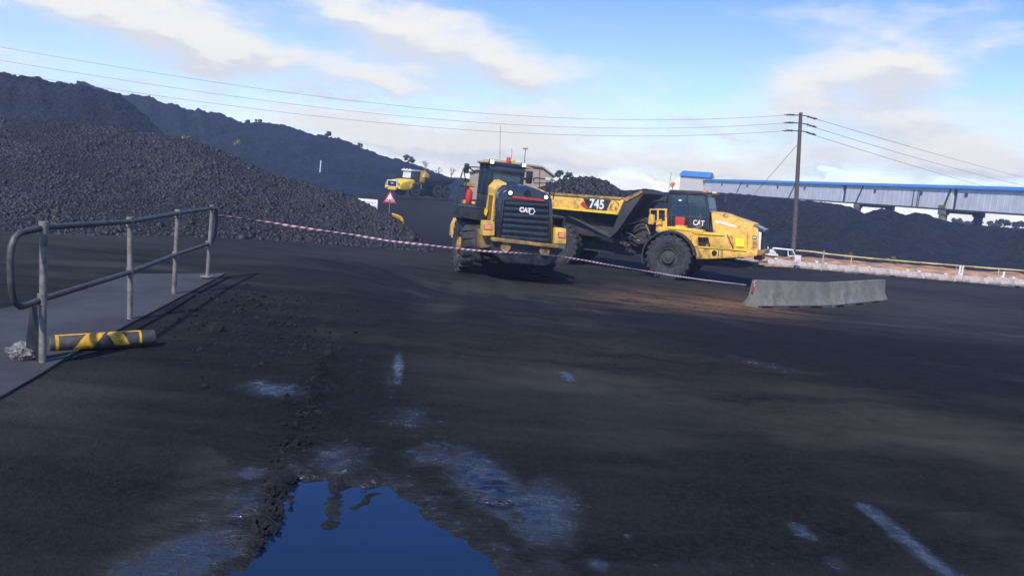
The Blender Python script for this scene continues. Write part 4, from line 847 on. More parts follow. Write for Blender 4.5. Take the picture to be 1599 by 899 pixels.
q = L(801, 251, .0); MB().obox((q[0], .0, q[1]), (.14, .1, .08)).build('roof_marker', M['yellow'], ld, .01)
b = MB(); 
for (a, top_, r_) in ((780.5, 196, .007), (798.5, 232, .007)):
    q0 = L(a, 250, .5); q1 = L(a+.8, top_, .5); b.tube([(q0[0], .5, q0[1]), (q1[0], .5, q1[1])], r_, 5)
b.build('antenna', M['darksteel'], ld)
q = L(733, 263, .2); b = MB(); qq = L(728.5, 263, .1); b.obox((qq[0], .1, qq[1]), (.16, .14, .32)); mr = b.build('mirror', M['black'], ld, .05)
b = MB(); b.tube([(cxl, .3, zroof-.15), (qq[0], .1, qq[1]+.05)], .02, 6); b.build('mirror_arm', M['black'], ld)
qq = L(826.5, 277, .1); b = MB(); b.obox((qq[0], .1, qq[1]), (.22, .12, .42)); b.build('mirror', M['black'], ld, .05)
b = MB(); b.tube([(cxr, .3, qq[1]+.2), (qq[0], .1, qq[1]+.15)], .02, 6); b.build('mirror_arm', M['black'], ld)
def lp(a, c, y): h = L(a, c, y); return (h[0], y, h[1])
b = MB(); b.tube([lp(741, 268, -.0), lp(733, 262, -.4), lp(724, 263, -.6), lp(720, 275, -.68), lp(714.5, 305, -.7), lp(713.5, 320, -.7)], .022, 6); b.tube([lp(718, 290, -.69), lp(741, 292, -.1)], .016, 6); b.tube([lp(742, 266, .1), lp(756, 268, -.2), lp(761, 275, -.4), lp(761, 320, -.5)], .018, 6); b.tube([lp(724, 263, -.6), lp(728, 290, 1.5), lp(726, 312, 1.7)], .02, 6)
b.build('handrail', M['black'], ld)
b = MB(); b.tube([lp(833, 279, -.2), lp(838, 278, -.4), lp(866, 282, -.7), lp(867, 290, -.7), lp(863.5, 312, -.7)], .02, 6); b.tube([lp(833, 280, -.2), lp(834, 286, -.2), lp(856, 286, -.6), lp(860, 283, -.65)], .016, 6); b.tube([lp(843, 262, .3), lp(842, 300, .3)], .012, 6); b.tube([lp(854, 284, -.6), lp(851, 302, -.6)], .03, 6); b.tube([lp(859, 284, -.6), lp(858.5, 304, -.6)], .03, 6)
b.build('handrail', M['black'], ld)
q = lp(855.5, 279.5, -.6); b = MB(); b.obox(q, (.16, .12, .10)); b.build('side_lamp', M['lens'], ld, .02)
b = MB(); q0 = lp(730.5, 318, -.3); q1 = lp(730.5, 296.5, -.3)
b.lathe([(.02, q1[2]+.06), (.05, q1[2]+.03), (.11, q1[2]-.03), (.12, q1[2]-.1), (.12, q0[2]+.03), (.10, q0[2]), (.02, q0[2])], 'z', (q0[0], -.3, 0), 18); fe = b.build('fire_extinguisher', M['red'], ld)
q = lp(730, 288, -.3); b = MB(); b.obox((q0[0], -.25, q[2]), (.34, .2, .12)); b.obox((q0[0]-.05, -.2, q[2]-.1), (.1, .1, .1)); b.build('extinguisher_bracket', M['yellow_dirty'], ld, .02)
b = MB(); q = lp(724, 315, -.35); b.obox((q[0], -.35, q[2]), (.12, .1, .12)); b.obox((q[0]+.32, -.35, q[2]), (.12, .1, .08)); b.build('step_bracket', M['yellow'], ld, .02)
# front fender peeking past the rear tyre, rear mudguard strip
q = fr_(-1.55, 1.2); b = MB(); pz = [(704.5, 369), (706.5, 352), (711.5, 341), (717, 342), (712, 352), (708.5, 370)]; pq = Lp(pz, q[1]); b.prism(pq, 'y', q[1], q[1]+.5); b.build('front_mudguard', M['yellow'], ld, .02)
MB().prism(Lp([(705, 365), (708, 365), (708, 371), (705, 371)], q[1]-.02), 'y', q[1]-.05, q[1]).build('side_marker', M['lens'], ld)
MB().prism(Lp([(757, 325), (762, 327), (759, 338), (756, 334)], -.8), 'y', -.82, -.78).build('hinge_plate', M['yellow_edge'], ld)
# front frame, boom and bucket (mostly hidden)
b = MB()
for s_ in (-1, 1):
    p = [fr_(s_*.45, .2), fr_(s_*.45, 3.2)]; b.tube([(p[0][0], p[0][1], 2.1), (fr_(s_*.45, 1.8)[0], fr_(s_*.45, 1.8)[1], 1.7), (p[1][0], p[1][1], .7)], .13, 6)
b.build('boom', M['yellow'], ld)
bk = MB(); sec = [(3.2, .25), (3.0, .9), (3.1, 1.35), (3.3, 1.45), (3.25, .9), (3.45, .35), (4.5, .12), (4.5, .05)]
v = []; 
for s_ in (-1.45, 1.45):
    for (yy, zz) in sec: g = fr_(s_, yy); v.append((g[0], g[1], zz))
n = len(sec); bk.add(v, [(i, (i+1) % n, n+(i+1) % n, n+i) for i in range(n)]+[tuple(range(n)), tuple(range(n, 2*n))]); bk.build('bucket', M['bed'], ld)

# ------------------------------------------------------------------ far dump truck (front three-quarter)
fo = Gd(648, 308); fo = P(636, 306.5, 106); D3 = R(236)   # heading
fo.z = float(Gz(fo.x, fo.y)) if abs(fo.z-float(Gz(fo.x, fo.y))) < .2 else fo.z
FMt = Matrix.Translation(fo) @ Matrix.Rotation(D3, 4, 'Z')
ft = thing('dump_truck', 'small bright yellow dump truck far off below the dark ridge, facing left', 'dump truck', FMt)
for s_ in (-1, 1):
    wheel(ft, (0, s_*1.25, .9), .9, .66, 'rim')
    for xx in (-4.6, -6.5): wheel(ft, (xx, s_*1.25, .9), .9, .66, 'rim')
hs = [(.2, 1.25), (.2, 2.35), (1.3, 2.25), (2.6, 1.95), (3.0, 1.6), (3.05, 1.0), (2.6, .95), (.9, 1.0)]
MB().loft([[(x, z-.12) for x, z in hs], hs, hs, [(x, z-.12) for x, z in hs]], 'y', [-1.4, -1.05, 1.05, 1.4]).build('hood', M['yellow_edge'], ft, .12)
b = MB(); b.box(3.0, 3.10, -.80, .80, 1.22, 1.98); b.build('grille', M['grille'], ft, .03)
frame_panel('grille_surround', [(0, 0)]*4, [(0, 0)]*4, 0, 0, M['white'], ft) if False else None
b = MB()
for (y0, y1, z0, z1) in ((-.92, .92, 1.95, 2.06), (-.92, .92, 1.14, 1.24), (-.92, -.8, 1.24, 1.95), (.8, .92, 1.24, 1.95)): b.box(3.02, 3.15, y0, y1, z0, z1)
b.build('grille_surround', M['white'], ft)
MB().box(3.08, 3.14, -.2, .2, 1.55, 1.7).build('emblem', M['lens'], ft, .02)
for s_ in (-1, 1):
    MB().box(3.02, 3.1, s_*1.18-.14, s_*1.18+.14, 1.45, 1.75).build('headlight', M['yellow_dirty'], ft, .02)
MB().box(2.9, 3.2, -.7, .75, .78, 1.08).build('bumper_plate', M['yellow_edge'], ft, .04)
MB().box(2.5, 2.9, -.35, .35, 2.02, 2.12).build('green_flag_plate', M['tagy'], ft)
for s_ in (-1, 1): MB().prism([(-1.1, 1.15), (-1.0, 1.75), (1.0, 1.75), (1.1, 1.2), (.9, 1.2), (.7, 1.9), (-.8, 1.9)], 'y', *sorted((s_*1.55, s_*1.0))).build('fender', M['yellow'], ft, .03)
MB().box(-1.3, .35, -.8, .8, 1.2, 2.6).build('cab_lower', M['black'], ft, .04)
for (x, y) in ((.2, -.8), (.2, .7), (-1.3, -.8), (-1.3, .7), (-.5, -.8), (-.5, .7)): MB().box(x, x+.1, y, y+.1, 2.55, 3.45).build('cab_pillar', M['black'], ft)
MB().prism([(.32, 2.5), (.42, 2.5), (.27, 3.45), (.22, 3.45)], 'y', -.7, .7).build('windscreen', M['lens'], ft)
for y in (-.79, .77): MB().box(-1.2, .2, y, y+.02, 2.6, 3.42).build('side_window', M['glass'], ft)
MB().box(-1.4, .5, -.9, .9, 3.42, 3.62).build('cab_roof', M['white'], ft, .05)
b = MB(); 
for y in (-.6, -.1, .5): b.box(.3, .5, y, y+.15, 3.62, 3.74)
b.build('roof_lamp', M['letter'], ft)
MB().box(-7.2, -.5, -.5, .5, .75, 1.3).build('chassis', M['grease'], ft, .03)
bed_s = [(-1.9, 1.5), (-1.75, 2.95), (-1.55, 3.5), (-2.4, 2.95), (-7.9, 2.75), (-8.1, 2.45), (-7.0, 1.9), (-4.0, 1.45)]
MB().loft([[(x, z) for x, z in bed_s]]*2, 'y', [-1.35, 1.35]).build('bed_hull', M['bed'], ft, .03)
for s_ in (-1, 1):
    MB().prism([(-2.0, 2.95), (-2.1, 2.2), (-7.6, 2.2), (-8.1, 2.8)], 'y', *sorted((s_*1.65, s_*1.35))).build('bed_side', M['bed'], ft, .02)
    MB().prism([(-1.3, 2.7), (-1.5, 3.6), (-2.6, 3.0), (-2.3, 2.65)], 'y', *sorted((s_*1.68, s_*1.3))).build('headboard_corner', M['yellow'], ft, .03)
MB().prism([(-1.5, 2.0), (-1.4, 3.6), (-1.55, 3.62), (-1.8, 2.0)], 'y', -1.55, 1.55).build('headboard', M['yellow_dirty'], ft, .02)
n1_, m1_ = 40, 20; xs = np.linspace(-7.8, -1.7, n1_); ys = np.linspace(-1.5, 1.5, m1_); XX, YY = np.meshgrid(xs, ys)
ZZ = 2.85+.55*(1-(np.abs(YY)/1.5)**2)*np.clip(np.minimum((XX+8)/1.5, (-1.5-XX)/1.2), 0, 1)+.12*fbm(XX*1.5, YY*1.5, 80, 3)
V4 = np.stack([XX, YY, ZZ], -1).reshape(-1, 3) @ np.array(FMt)[:3, :3].T + np.array(FMt)[:3, 3]
tag(npmesh('coal_load', V4, gridfaces(m1_, n1_), M['coal']), 'low dark coal load in the far yellow dump truck', 'coal load')

# ------------------------------------------------------------------ handrail
posts = [((68, 355), (66, 568)), ((203, 346), (203, 500)), ((277.5, 333), (271, 460)), ((331.5, 325), (323, 436))]
hr = thing('pipe_handrail', 'weathered galvanised pipe handrail with looped ends on the ramp at left', 'handrail', loc=Gd(66, 568))
inv = Matrix.Translation(-hr.location)
def hv(p): return inv @ Vector(p)
bases = [Gd(*b) for _, b in posts]; Ys = [b.y for b in bases]
tops = [P(t_[0], t_[1], Y) for (t_, _), Y in zip(posts, Ys)]
PR = .0265
for bs, tp in zip(bases, tops):
    b = MB(); b.tube([hv(bs-Vector((0, 0, .1))), hv(tp+Vector((0, 0, .01)))], PR, 14); po = b.build('post', M['steel'], hr)
    b = MB(); b.tube([hv(tp-Vector((0, 0, .05))), hv(tp+Vector((0, 0, .045)))], PR*1.35, 14); b.build('fitting', M['steel'], po)
midpx = [(66, 467), (203, 425), (273.5, 398), (325, 381)]
mids = [P(a, c, Y) for (a, c), Y in zip(midpx, Ys)]
for bs, mi in zip(bases, mids):
    b = MB(); b.tube([hv(mi-Vector((0, 0, .045))), hv(mi+Vector((0, 0, .045)))], PR*1.3, 14); b.build('fitting', M['steel'], hr)
d0 = (bases[0]-bases[3]); d0.z = 0; d0.normalize()
b = MB(); 
y5 = Ys[0]
def lpz(px, py, Y): return hv(P(px, py, Y))
path = [hv(tops[3]), hv(tops[2]), hv(tops[1]), hv(tops[0]), lpz(50, 359, y5-.10), lpz(33, 363, y5-.20), lpz(23, 371, y5-.27), lpz(17.5, 385, y5-.30), lpz(16, 405, y5-.31), lpz(17, 440, y5-.31), lpz(19.5, 460, y5-.29), lpz(24, 473, y5-.25), lpz(32, 479, y5-.2), lpz(45, 475, y5-.1), hv(mids[0]), hv(mids[1]), hv(mids[2]), hv(mids[3]), lpz(331, 378, Ys[3]+.05), lpz(335, 370, Ys[3]+.1), lpz(338, 345, Ys[3]+.12), lpz(338.5, 330, Ys[3]+.12), lpz(336, 325, Ys[3]+.08)]
b.tube(path, PR*.92, 12); b.build('rail', M['rail'], hr, smooth=60)
b = MB(); g = bases[3]-hr.location; b.lathe([(.09, g.z+.036), (.09, g.z+.05)], 'z', (g.x, g.y, 0), 14); b.build('base_plate', M['steel'], hr)
# fallen bollard
p0 = Gd(70, 551); p1 = Gd(236, 541); br_ = .072
p0 = Vector((p0.x, p0.y, p0.z)); ax = (p1-p0); ln = ax.length; ang = math.atan2(ax.y, ax.x)
BM = Matrix.Translation(Vector((p0.x, p0.y+.05, p0.z+br_*.92))) @ Matrix.Rotation(ang, 4, 'Z') @ Matrix.Rotation(-.01, 4, 'Y')
bo = thing('fallen_bollard', 'dark bollard with worn yellow chevrons lying on the ground beside the rail', 'bollard', BM)
MB().lathe([(br_*.9, 0), (br_, .01), (br_, ln-.02), (br_*.92, ln)], 'x', n=30).build('tube', M['bollard'], bo)
b = MB(); k = 0
def inpoly(u, v, poly):
    c = False
    for (x0, y0), (x1, y1) in zip(poly, poly[1:]+poly[:1]):
        if (y0 > v) != (y1 > v) and u < (x1-x0)*(v-y0)/(y1-y0)+x0: c = not c
    return c
# chevrons in (length fraction, angle 0=top .. 1=bottom on the visible half)
PZ = [[(.055, .06), (.53, .06), (.38, .95), (.20, .95), (.335, .22), (.085, .22), (.085, .95), (.055, .95)],
      [(.565, .06), (.86, .06), (.86, .80), (.835, .80), (.835, .2), (.67, .2), (.745, .85), (.60, .85), (.53, .25)]]
NU, NV = 130, 34
for poly in PZ:
    for i in range(NU):
        for j in range(NV):
            u, v_ = (i+.5)/NU, (j+.5)/NV
            if inpoly(u, v_, poly):
                q = []
                for (uu_, vv_) in ((i/NU, j/NV), ((i+1)/NU, j/NV), ((i+1)/NU, (j+1)/NV), (i/NU, (j+1)/NV)):
                    an = R(100)-vv_*R(150); q.append((uu_*ln, -(br_+.0015)*math.cos(math.pi/2-an) if False else -(br_+.0015)*math.sin(R(-10)+vv_*R(150)), (br_+.0015)*math.cos(R(-10)+vv_*R(150))))
                b.add(q, [(0, 1, 2, 3)])
b.build('reflective_chevron', M['reflect'], bo)
# dark bent plate and rag
b = MB(); g = Gd(52, 566); 
def pp_(a, c, Y): return P(a, c, Y)
Y0 = g.y
outl = [(40, 566), (62, 563), (60, 520), (53, 505), (49.5, 478), (46.5, 478), (44, 500), (40, 535)]
fr1 = [P(a, c, Y0) for a, c in outl]; fr2 = [P(a, c, Y0)+Vector((.01, .05, 0)) for a, c in outl]
n = len(outl); b.add(fr1+fr2, [tuple(range(n)), tuple(range(n, 2*n))]+[(i, (i+1) % n, n+(i+1) % n, n+i) for i in range(n)])
tag(b.build('rubber_flap', M['black'], None, .008), 'black rubber flap standing upright behind the nearest handrail post', 'rubber flap')
g = Gd(24, 566); bm = bmesh.new(); bmesh.ops.create_icosphere(bm, subdivisions=5, radius=1); me = bpy.data.meshes.new('crumpled_bag')
co = np.array([v.co[:] for v in bm.verts]); dsp = 1+.45*fbm(co[:, 0]*2+5, co[:, 1]*2+co[:, 2]*1.7, 90, 5)+.22*np.abs(fbm(co[:, 2]*5+5, co[:, 0]*5+co[:, 1]*3, 94, 3))
for v, d_ in zip(bm.verts, dsp): v.co = Vector((v.co.x*.105*d_, v.co.y*.09*d_, v.co.z*.078*d_+.06))
bm.to_mesh(me); bm.free(); me.materials.append(M['rag']); o = bpy.data.objects.new('crumpled_bag', me); COL.objects.link(o); o.location = g+Vector((.0, .08, 0))
tag(o, 'crumpled dirty white plastic bag at the foot of the handrail', 'plastic bag')

# ------------------------------------------------------------------ concrete barriers
def barrier(pa, pb, label, hgt):
    a = Gd(*pa); b_ = Gd(*pb); d = b_-a; ln = math.hypot(d.x, d.y); an = math.atan2(d.y, d.x); sl = math.atan2(d.z, ln)
    Mx = Matrix.Translation(a) @ Matrix.Rotation(an, 4, 'Z') @ Matrix.Rotation(-sl, 4, 'Y')
    o = thing('concrete_barrier', label, 'barrier', Mx, 'concrete barriers holding the tape')
    w0 = .28; sec = [(0, .07), (0, .0), (0, .0)]
    m = MB(); pr = [(-w0, .05), (-w0, .10), (-.13, .34), (-.08, hgt), (.08, hgt), (.13, .34), (w0, .10), (w0, .05)]
    pr = [(y+w0, z) for y, z in pr]
    m.prism(pr, 'x', 0, ln)
    for (f0, f1) in ((0.0, .06), (.19, .40), (.53, .70), (.86, 1.0)): m.box(ln*f0, ln*f1, .02, 2*w0-.02, -.02, .055)
    m.build('body', M['concrete'], o, .015); return o, ln, Mx
b1, l1, Mx1 = barrier((1184, 481), (1300, 480), 'left concrete barrier with the tape tied to its end', .86)
b2, l2, Mx2 = barrier((1302, 479.5), (1386, 471), 'paler concrete barrier on the right of the pair', .86)

# ------------------------------------------------------------------ barrier tape
tp = [(339, 336.5), (395, 344), (450, 352.5), (505, 361), (560, 368.5), (605, 375.5), (650, 381), (700, 387), (750, 391.8), (800, 395), (850, 398.5), (880, 401.5), (920, 408), (960, 415.5), (1000, 422), (1050, 430), (1100, 437), (1135, 441.5), (1166, 445)]
X0, Y0 = (lambda p: (p.x, p.y))(P(339, 336, Ys[3]+.12)); e = Mx1 @ Vector((-.02, .26, .7)); X1, Y1 = e.x, e.y
tw = []
for (a, c) in interp([(a, c) for a, c in tp], 260):
    d = ray(a, c); k = d.x/d.y; tpar = (X0-k*Y0)/(k*(Y1-Y0)-(X1-X0)); Yv = Y0+tpar*(Y1-Y0); tw.append(P(a, c, Yv))
V = []; UV = []; s_ = 0
for i, p in enumerate(tw):
    t_ = (tw[min(i+1, len(tw)-1)]-tw[max(i-1, 0)]).normalized(); up = Vector((0, 0, 1)); up = (up-t_*up.dot(t_)).normalized(); sd_ = t_.cross(up)
    ph = .45*math.sin(i*.13)+.45*math.sin(i*.041+1)+.15*math.sin(i*.5); wv = .020
    d_ = up*math.cos(ph)+sd_*math.sin(ph); fac = 1.0
    V += [p+d_*wv*fac, p-d_*wv*fac]; 
    if i: s_ += (p-tw[i-1]).length
    UV.append(s_)
F = [(2*i, 2*i+1, 2*i+3, 2*i+2) for i in range(len(tw)-1)]
m = bpy.data.materials.new('red_white_tape'); m.use_nodes = True; t = NT(m.node_tree); bs = m.node_tree.nodes['Principled BSDF']; at = t.node('ShaderNodeAttribute'); at.attribute_name = 'run'
st_ = t.m('GREATER_THAN', t.m('FRACT', t.m('MULTIPLY', at.outputs['Fac'], 6.5)), .50); t.l.new(t.mix(st_, (.62, .58, .60), (.38, .10, .11)), bs.inputs['Base Color']); bs.inputs['Roughness'].default_value = .45
run = np.array([[u, u+.05] for u in UV]).ravel()
to = npmesh('barrier_tape', V, F, m, attrs=dict(run=run), smooth=False); md = to.modifiers.new('s', 'SOLIDIFY'); md.thickness = .001
tag(to, 'long red and white barrier tape strung from the handrail to the concrete barrier', 'barrier tape')
b = MB(); c = e
kn = []
for k in range(16): kn.append(c+Vector((.03*math.sin(k*1.7)-.02, -.02-.02*math.cos(k*2.1), .13-k*.024)))
b.tube(kn, [.012+.01*(k % 3) for k in range(16)], 5); ob = b.build('tape_knot', M['red']); 
ob.parent = to
b = MB(); b.tube([Vector(k_)+Vector((.02, -.015, .01)) for k_ in kn[:9]], .012, 4); ob = b.build('tape_knot', M['white']); ob.parent = to

# ------------------------------------------------------------------ utility pole, wires
pb = P(1241, 390, 47.2); pb.z = float(Gz(pb.x, pb.y)); pY = pb.y; ptp = P(1250.5, 176, pY)
po = thing('utility_pole', 'tall dark timber power pole behind the yellow truck', 'utility pole', loc=pb)
v = ptp-pb; MB().tube([(0, 0, -.3), v*.5, v], [.15, .125, .10], 12).build('pole', M['wood'], po)
att = [P(1246.5, 180, pY), P(1245.5, 192.2, pY), P(1244, 204.5, pY)]; attr = [P(1254.5, 180, pY), P(1253.5, 192.5, pY), P(1253, 204.5, pY)]
for a, c in zip(att, attr):
    for q, s_ in ((a, -1), (c, 1)):
        d = Vector((s_*.85, .0, -.03 if s_ < 0 else -.17)); b = MB(); q = q-pb
        b.tube([q+Vector((-s_*.12, 0, 0)), q+d*.25], .03, 6)
        b.tube([q+d*.25, q+d*.35, q+d*.45, q+d*.55, q+d*.65, q+d*.75, q+d], [.02, .075, .03, .075, .03, .075, .02], 8); b.build('insulator', M['insul'], po)
def wire(name, pxs, label, grp, Y0, Y1, r=.010, par=None):
    """plan-straight wire through given image points"""
    A0 = P(*pxs[0], Y0); A1 = P(*pxs[-1], Y1); cs = interp(pxs, 40); pt = []
    for (a, c) in cs:
        d = ray(a, c); k = d.x/d.y; t_ = (A0.x-k*A0.y)/(k*(A1.y-A0.y)-(A1.x-A0.x)); pt.append(P(a, c, A0.y+t_*(A1.y-A0.y)))
    o = MB().tube(pt, r, 5).build(name, M['wire'], par, smooth=60)
    if not par: tag(o, label, 'wire', grp)
    return o
def smooth(pts, n=40):
    xs = np.array([p[0] for p in pts], float); ys = np.array([p[1] for p in pts], float); c = np.polyfit(xs, ys, 3 if len(pts) > 3 else 2); q = np.linspace(xs[0], xs[-1], n)
    return [(a, float(np.polyval(c, a))) for a in q]
L3 = ([(1240, 180.3), (1100, 184), (900, 185.5), (750, 179), (600, 163), (300, 121), (0, 75), (-300, 22)], [(1239, 192.5), (1100, 197), (900, 199), (750, 193), (600, 180), (300, 139), (0, 96), (-300, 45)], [(1238, 204.8), (1100, 209), (900, 211), (750, 206), (600, 194), (380, 165), (0, 114), (-300, 66)])
for k, l in enumerate(L3):
    wire('overhead_wire', smooth(l), ['topmost', 'middle', 'lowest'][k]+' overhead wire running from the pole to the left over the heaps', 'overhead wires', pY, 52)
R3 = ([(1262, 182.5), (1350, 208), (1450, 238), (1599, 277), (1760, 312)], [(1261, 195.5), (1350, 223), (1450, 252), (1599, 290), (1760, 323)], [(1260, 208), (1350, 236), (1450, 266), (1560, 297), (1760, 336)])
for k, l in enumerate(R3):
    wire('overhead_wire', smooth(l), ['topmost', 'middle', 'lowest'][k]+' overhead wire running from the pole to the right above the conveyor', 'overhead wires', pY, 140, r=.013)
g = P(1105, 375, 54); g.z = float(Gz(g.x, g.y)); b = MB(); b.tube([P(1247, 224, pY)-pb, g-pb], .014, 5); b.build('stay_wire', M['wire'], po)

# ------------------------------------------------------------------ conveyor gallery
gA = P(1660, 300, 95); gB = P(1085, 300, 205); ga = Vector((gA.x, gA.y, 0)); gb = Vector((gB.x, gB.y, 0)); dv = (ga-gb); gln = dv.length
GM = Matrix.Translation(gb) @ Matrix.Rotation(math.atan2(dv.y, dv.x), 4, 'Z'); GF = Frame(GM)
zb_, zt_ = 4.15, 7.0
cg = thing('conveyor_gallery', 'long raised grey conveyor gallery with a blue roof behind the stockpile', 'conveyor', GM)
def gxp(px): return GF.hit(px, 300, 0+1, 0).x
b = MB(); segs = [(0, gxp(1315.5)), (gxp(1321), gxp(1489)), (gxp(1495.5), gln)]
for k, (x0, x1) in enumerate(segs): 
    w_ = MB().box(x0, x1, 0, 2.6, zb_, zt_).build('wall', M['wall'], cg)
    r_ = MB(); xx = x0+.6
    while xx < x1: r_.box(xx, xx+.05, -.03, 0.0, zb_+.02, zt_); xx += 1.15
    r_.build('cladding_rib', M['wall'], w_)
    MB().box(x0, x1, -.06, 2.66, zb_-.22, zb_-.003).build('floor_beam', M['darksteel'], cg)
for (a, c) in ((1315.5, 1321), (1489, 1495.5)): MB().box(gxp(a), gxp(c), .25, 2.3, zb_-.2, zt_).build('joint_panel', M['darksteel'], cg)
b = MB(); b.prism([(-.28, zt_+.02), (-.28, zt_+.16), (1.3, zt_+.62), (2.9, zt_+.16), (2.9, zt_+.02)], 'x', -.5, gln); b.build('roof', M['blue'], cg)
for pxw in (1098, 1126, 1166, 1213.5, 1256, 1366.5, 1439, 1510): 
    x = gxp(pxw); h = GF.hit(pxw, 300, 1, 0); wd = .45; MB().box(x-wd*.6, x+wd*.6, -.10, .02, zt_-1.0, zt_-.45).build('window', M['darksteel'], cg, .02)
for (a, c) in ((1149.5, 1156), (1232, 1240), (1338, 1346), (1476, 1483)):
    x0, x1 = gxp(a), gxp(c); b = MB(); b.add([(x0, -.09, zb_), (x0+.35, -.09, zb_), (x1+.35, -.09, zt_), (x1, -.09, zt_), (x0, -.01, zb_), (x0+.35, -.01, zb_), (x1+.35, -.01, zt_), (x1, -.01, zt_)], [(0, 1, 2, 3), (4, 5, 6, 7), (0, 1, 5, 4), (1, 2, 6, 5), (2, 3, 7, 6), (3, 0, 4, 7)]); b.build('slanted_strip', M['darksteel'], cg)  # dark slanted strip set just proud of the wall
b = MB(); xq = gxp(1427)
for q in (0, 1.0, 1.35): b.box(xq+q, xq+q+.16, -.06, -.005, zb_, zt_-.3)
b.build('drip_pipe', M['darksteel'], cg)
for (a, c) in ((1340, 1374), (1475, 1512)):
    for px_2, y_, mt in ((a, .0, 'concrete'), (c, 1.9, 'darksteel')):
        x = gxp(px_2); b = MB(); b.box(x-.5, x+.5, y_, y_+.7, -.6, zb_-.22); b.box(x-.75, x+.75, y_-.05, y_+.75, zb_-.9, zb_-.225); b.build('trestle_leg', M[mt], cg, .03)
    b = MB(); b.box(gxp(a), gxp(c), .7, 1.6, zb_-.62, zb_-.24); b.build('trestle_beam', M['darksteel'], cg)
MB().box(gxp(1475)-.7, gxp(1475)+.7, -.12, -.02, zb_+.05, zb_+.5).build('walkway_gate', M['leaf2'], cg)
# head house
hhY = 200; hA = P(1060, 300, 203)
HM = Matrix.Translation(Vector((hA.x, hA.y, 0))) @ Matrix.Rotation(R(-28), 4, 'Z')
hh = thing('conveyor_house', 'small pale building with a blue gable roof at the far end of the conveyor', 'building', HM)
pt_ = P(1078, 275, 203).z
MB().box(0, 7.2, 0, 4.5, -.5, pt_).build('wall', M['wallside'], hh)
b = MB(); b.add([(-.3, -.5, pt_-.1), (7.6, -.5, pt_-.1), (-.3, 5, pt_-.1), (7.6, 5, pt_-.1), (-.3, 2.25, pt_+1.3), (7.6, 2.25, pt_+1.3)], [(0, 1, 5, 4), (2, 3, 5, 4), (0, 4, 2), (1, 5, 3), (0, 1, 3, 2)]); b.build('roof', M['blue'], hh)
MB().box(-.06, 0.01, 1.2, 2.3, pt_-3.4, pt_-.9).build('window', M['darksteel'], hh)
# shed behind the loader
sa = P(735, 258, 128); sc_ = P(846, 262, 128); sr = P(864.5, 276, 128)
sh_ = thing('storage_shed', 'large tan sheet metal shed standing behind the loader', 'shed', loc=Vector((sa.x, 128, 0)))
wd = sc_.x-sa.x; wr = sr.x-sa.x; pr = [(0, -.5), (0, sa.z-1.2), (wd*.5, sc_.z+.3), (wd, sc_.z), (wr, sr.z), (wr, -.5)]
MB().prism(pr, 'y', 0, 26).build('wall', M['shed'], sh_)
pr2 = [(-.4, sa.z-1.3), (wd*.5, sc_.z+.35), (wd+.1, sc_.z+.05), (wr+.4, sr.z-.1), (wr+.4, sr.z+.15), (wd+.1, sc_.z+.3), (wd*.5, sc_.z+.6), (-.4, sa.z-1.05)]
MB().prism(pr2, 'y', -.4, 26.4).build('roof', M['shed'], sh_)
MB().box(wd*.55, wd*.62, -.05, .01, .3, 3.2).build('door', M['darksteel'], sh_)
# light mast
lm = P(815, 300, 110); z1 = P(815.5, 232, 110).z; lmo = thing('light_mast', 'thin light mast rising behind the loader cab', 'mast', loc=Vector((lm.x, 110, 0)))
MB().tube([(0, 0, -.5), (0, 0, z1)], .06, 6).build('mast', M['steel'], lmo); MB().box(-.35, .35, -.1, .1, z1-.1, z1+.12).build('floodlight', M['steel'], lmo)

# ------------------------------------------------------------------ signs
sg = P(607.5, 336, 50); sg.z = float(Gz(sg.x, 50)); so_ = thing('warning_sign', 'red bordered white triangle sign on a thin pole beyond the lump coal', 'sign', Matrix.Translation(sg) @ Matrix.Rotation(ROLL*0, 4, 'Y'))
zc = P(608.5, 310.5, 50).z-sg.z; hw = .44
def tri(s, off=0): return [(-hw*s, zc-.27*s+off), (hw*s, zc-.27*s+off), (0, zc+.52*s+off)]
MB().tube([(0, 0, -.2), (0, 0, zc)], .03, 8).build('pole', M['steel'], so_)
MB().prism(tri(1), 'y', -.05, -.03).build('red_border', M['red'], so_, .004); MB().prism(tri(.66, .02), 'y', -.056, -.049).build('white_face', M['letter'], so_)
b = MB()
for (x, w_) in ((-.16, .09), (-.03, .05), (.04, .05), (.16, .09)): b.box(x-w_/2, x+w_/2, -.062, -.055, zc-.12, zc-.03)
b.box(-.06, .07, -.062, -.055, zc-.14, zc-.1); b.build('black_symbol', M['grille'], so_)
nbp = P(586, 327, 46); nbz = float(Gz(nbp.x, 46)); nbw = thing('notice_board', 'white notice board with faint red lettering half hidden by the coal heap', 'sign', loc=Vector((nbp.x, 46, nbz)))
zt2 = P(590, 312, 46).z-nbz; zb2 = zt2-.95; w2 = 1.55
for x in (-1.3, 0-.1): MB().tube([(x, .04, -.2), (x, .04, zt2-.05)], .03, 6).build('leg', M['steel'], nbw)
MB().box(-w2+.12, .12, -.02, .02, zb2, zt2).build('board', M['letter'], nbw, .005)
b = MB(); rs = random.Random(5)
for k in range(4):
    x = -w2+.25
    while x < -.05:
        w_ = .06+rs.random()*.12; b.box(x, min(x+w_, .02), -.026, -.019, zt2-.22-k*.18, zt2-.16-k*.18); x += w_+.05
b.build('red_lettering', material('faded_red_lettering', (.62, .36, .33), .6), nbw)
b = MB(); y0 = 34.5; q = [P(612, 334.5, y0), P(618, 336, y0), P(626, 339.5, y0), P(628, 342, y0), P(629, 352, y0)]; b.tube(q, .055, 8)
q2 = [P(612, 337.5, y0), P(620, 339.5, y0), P(627, 343.5, y0)]; b.tube(q2, .03, 6)
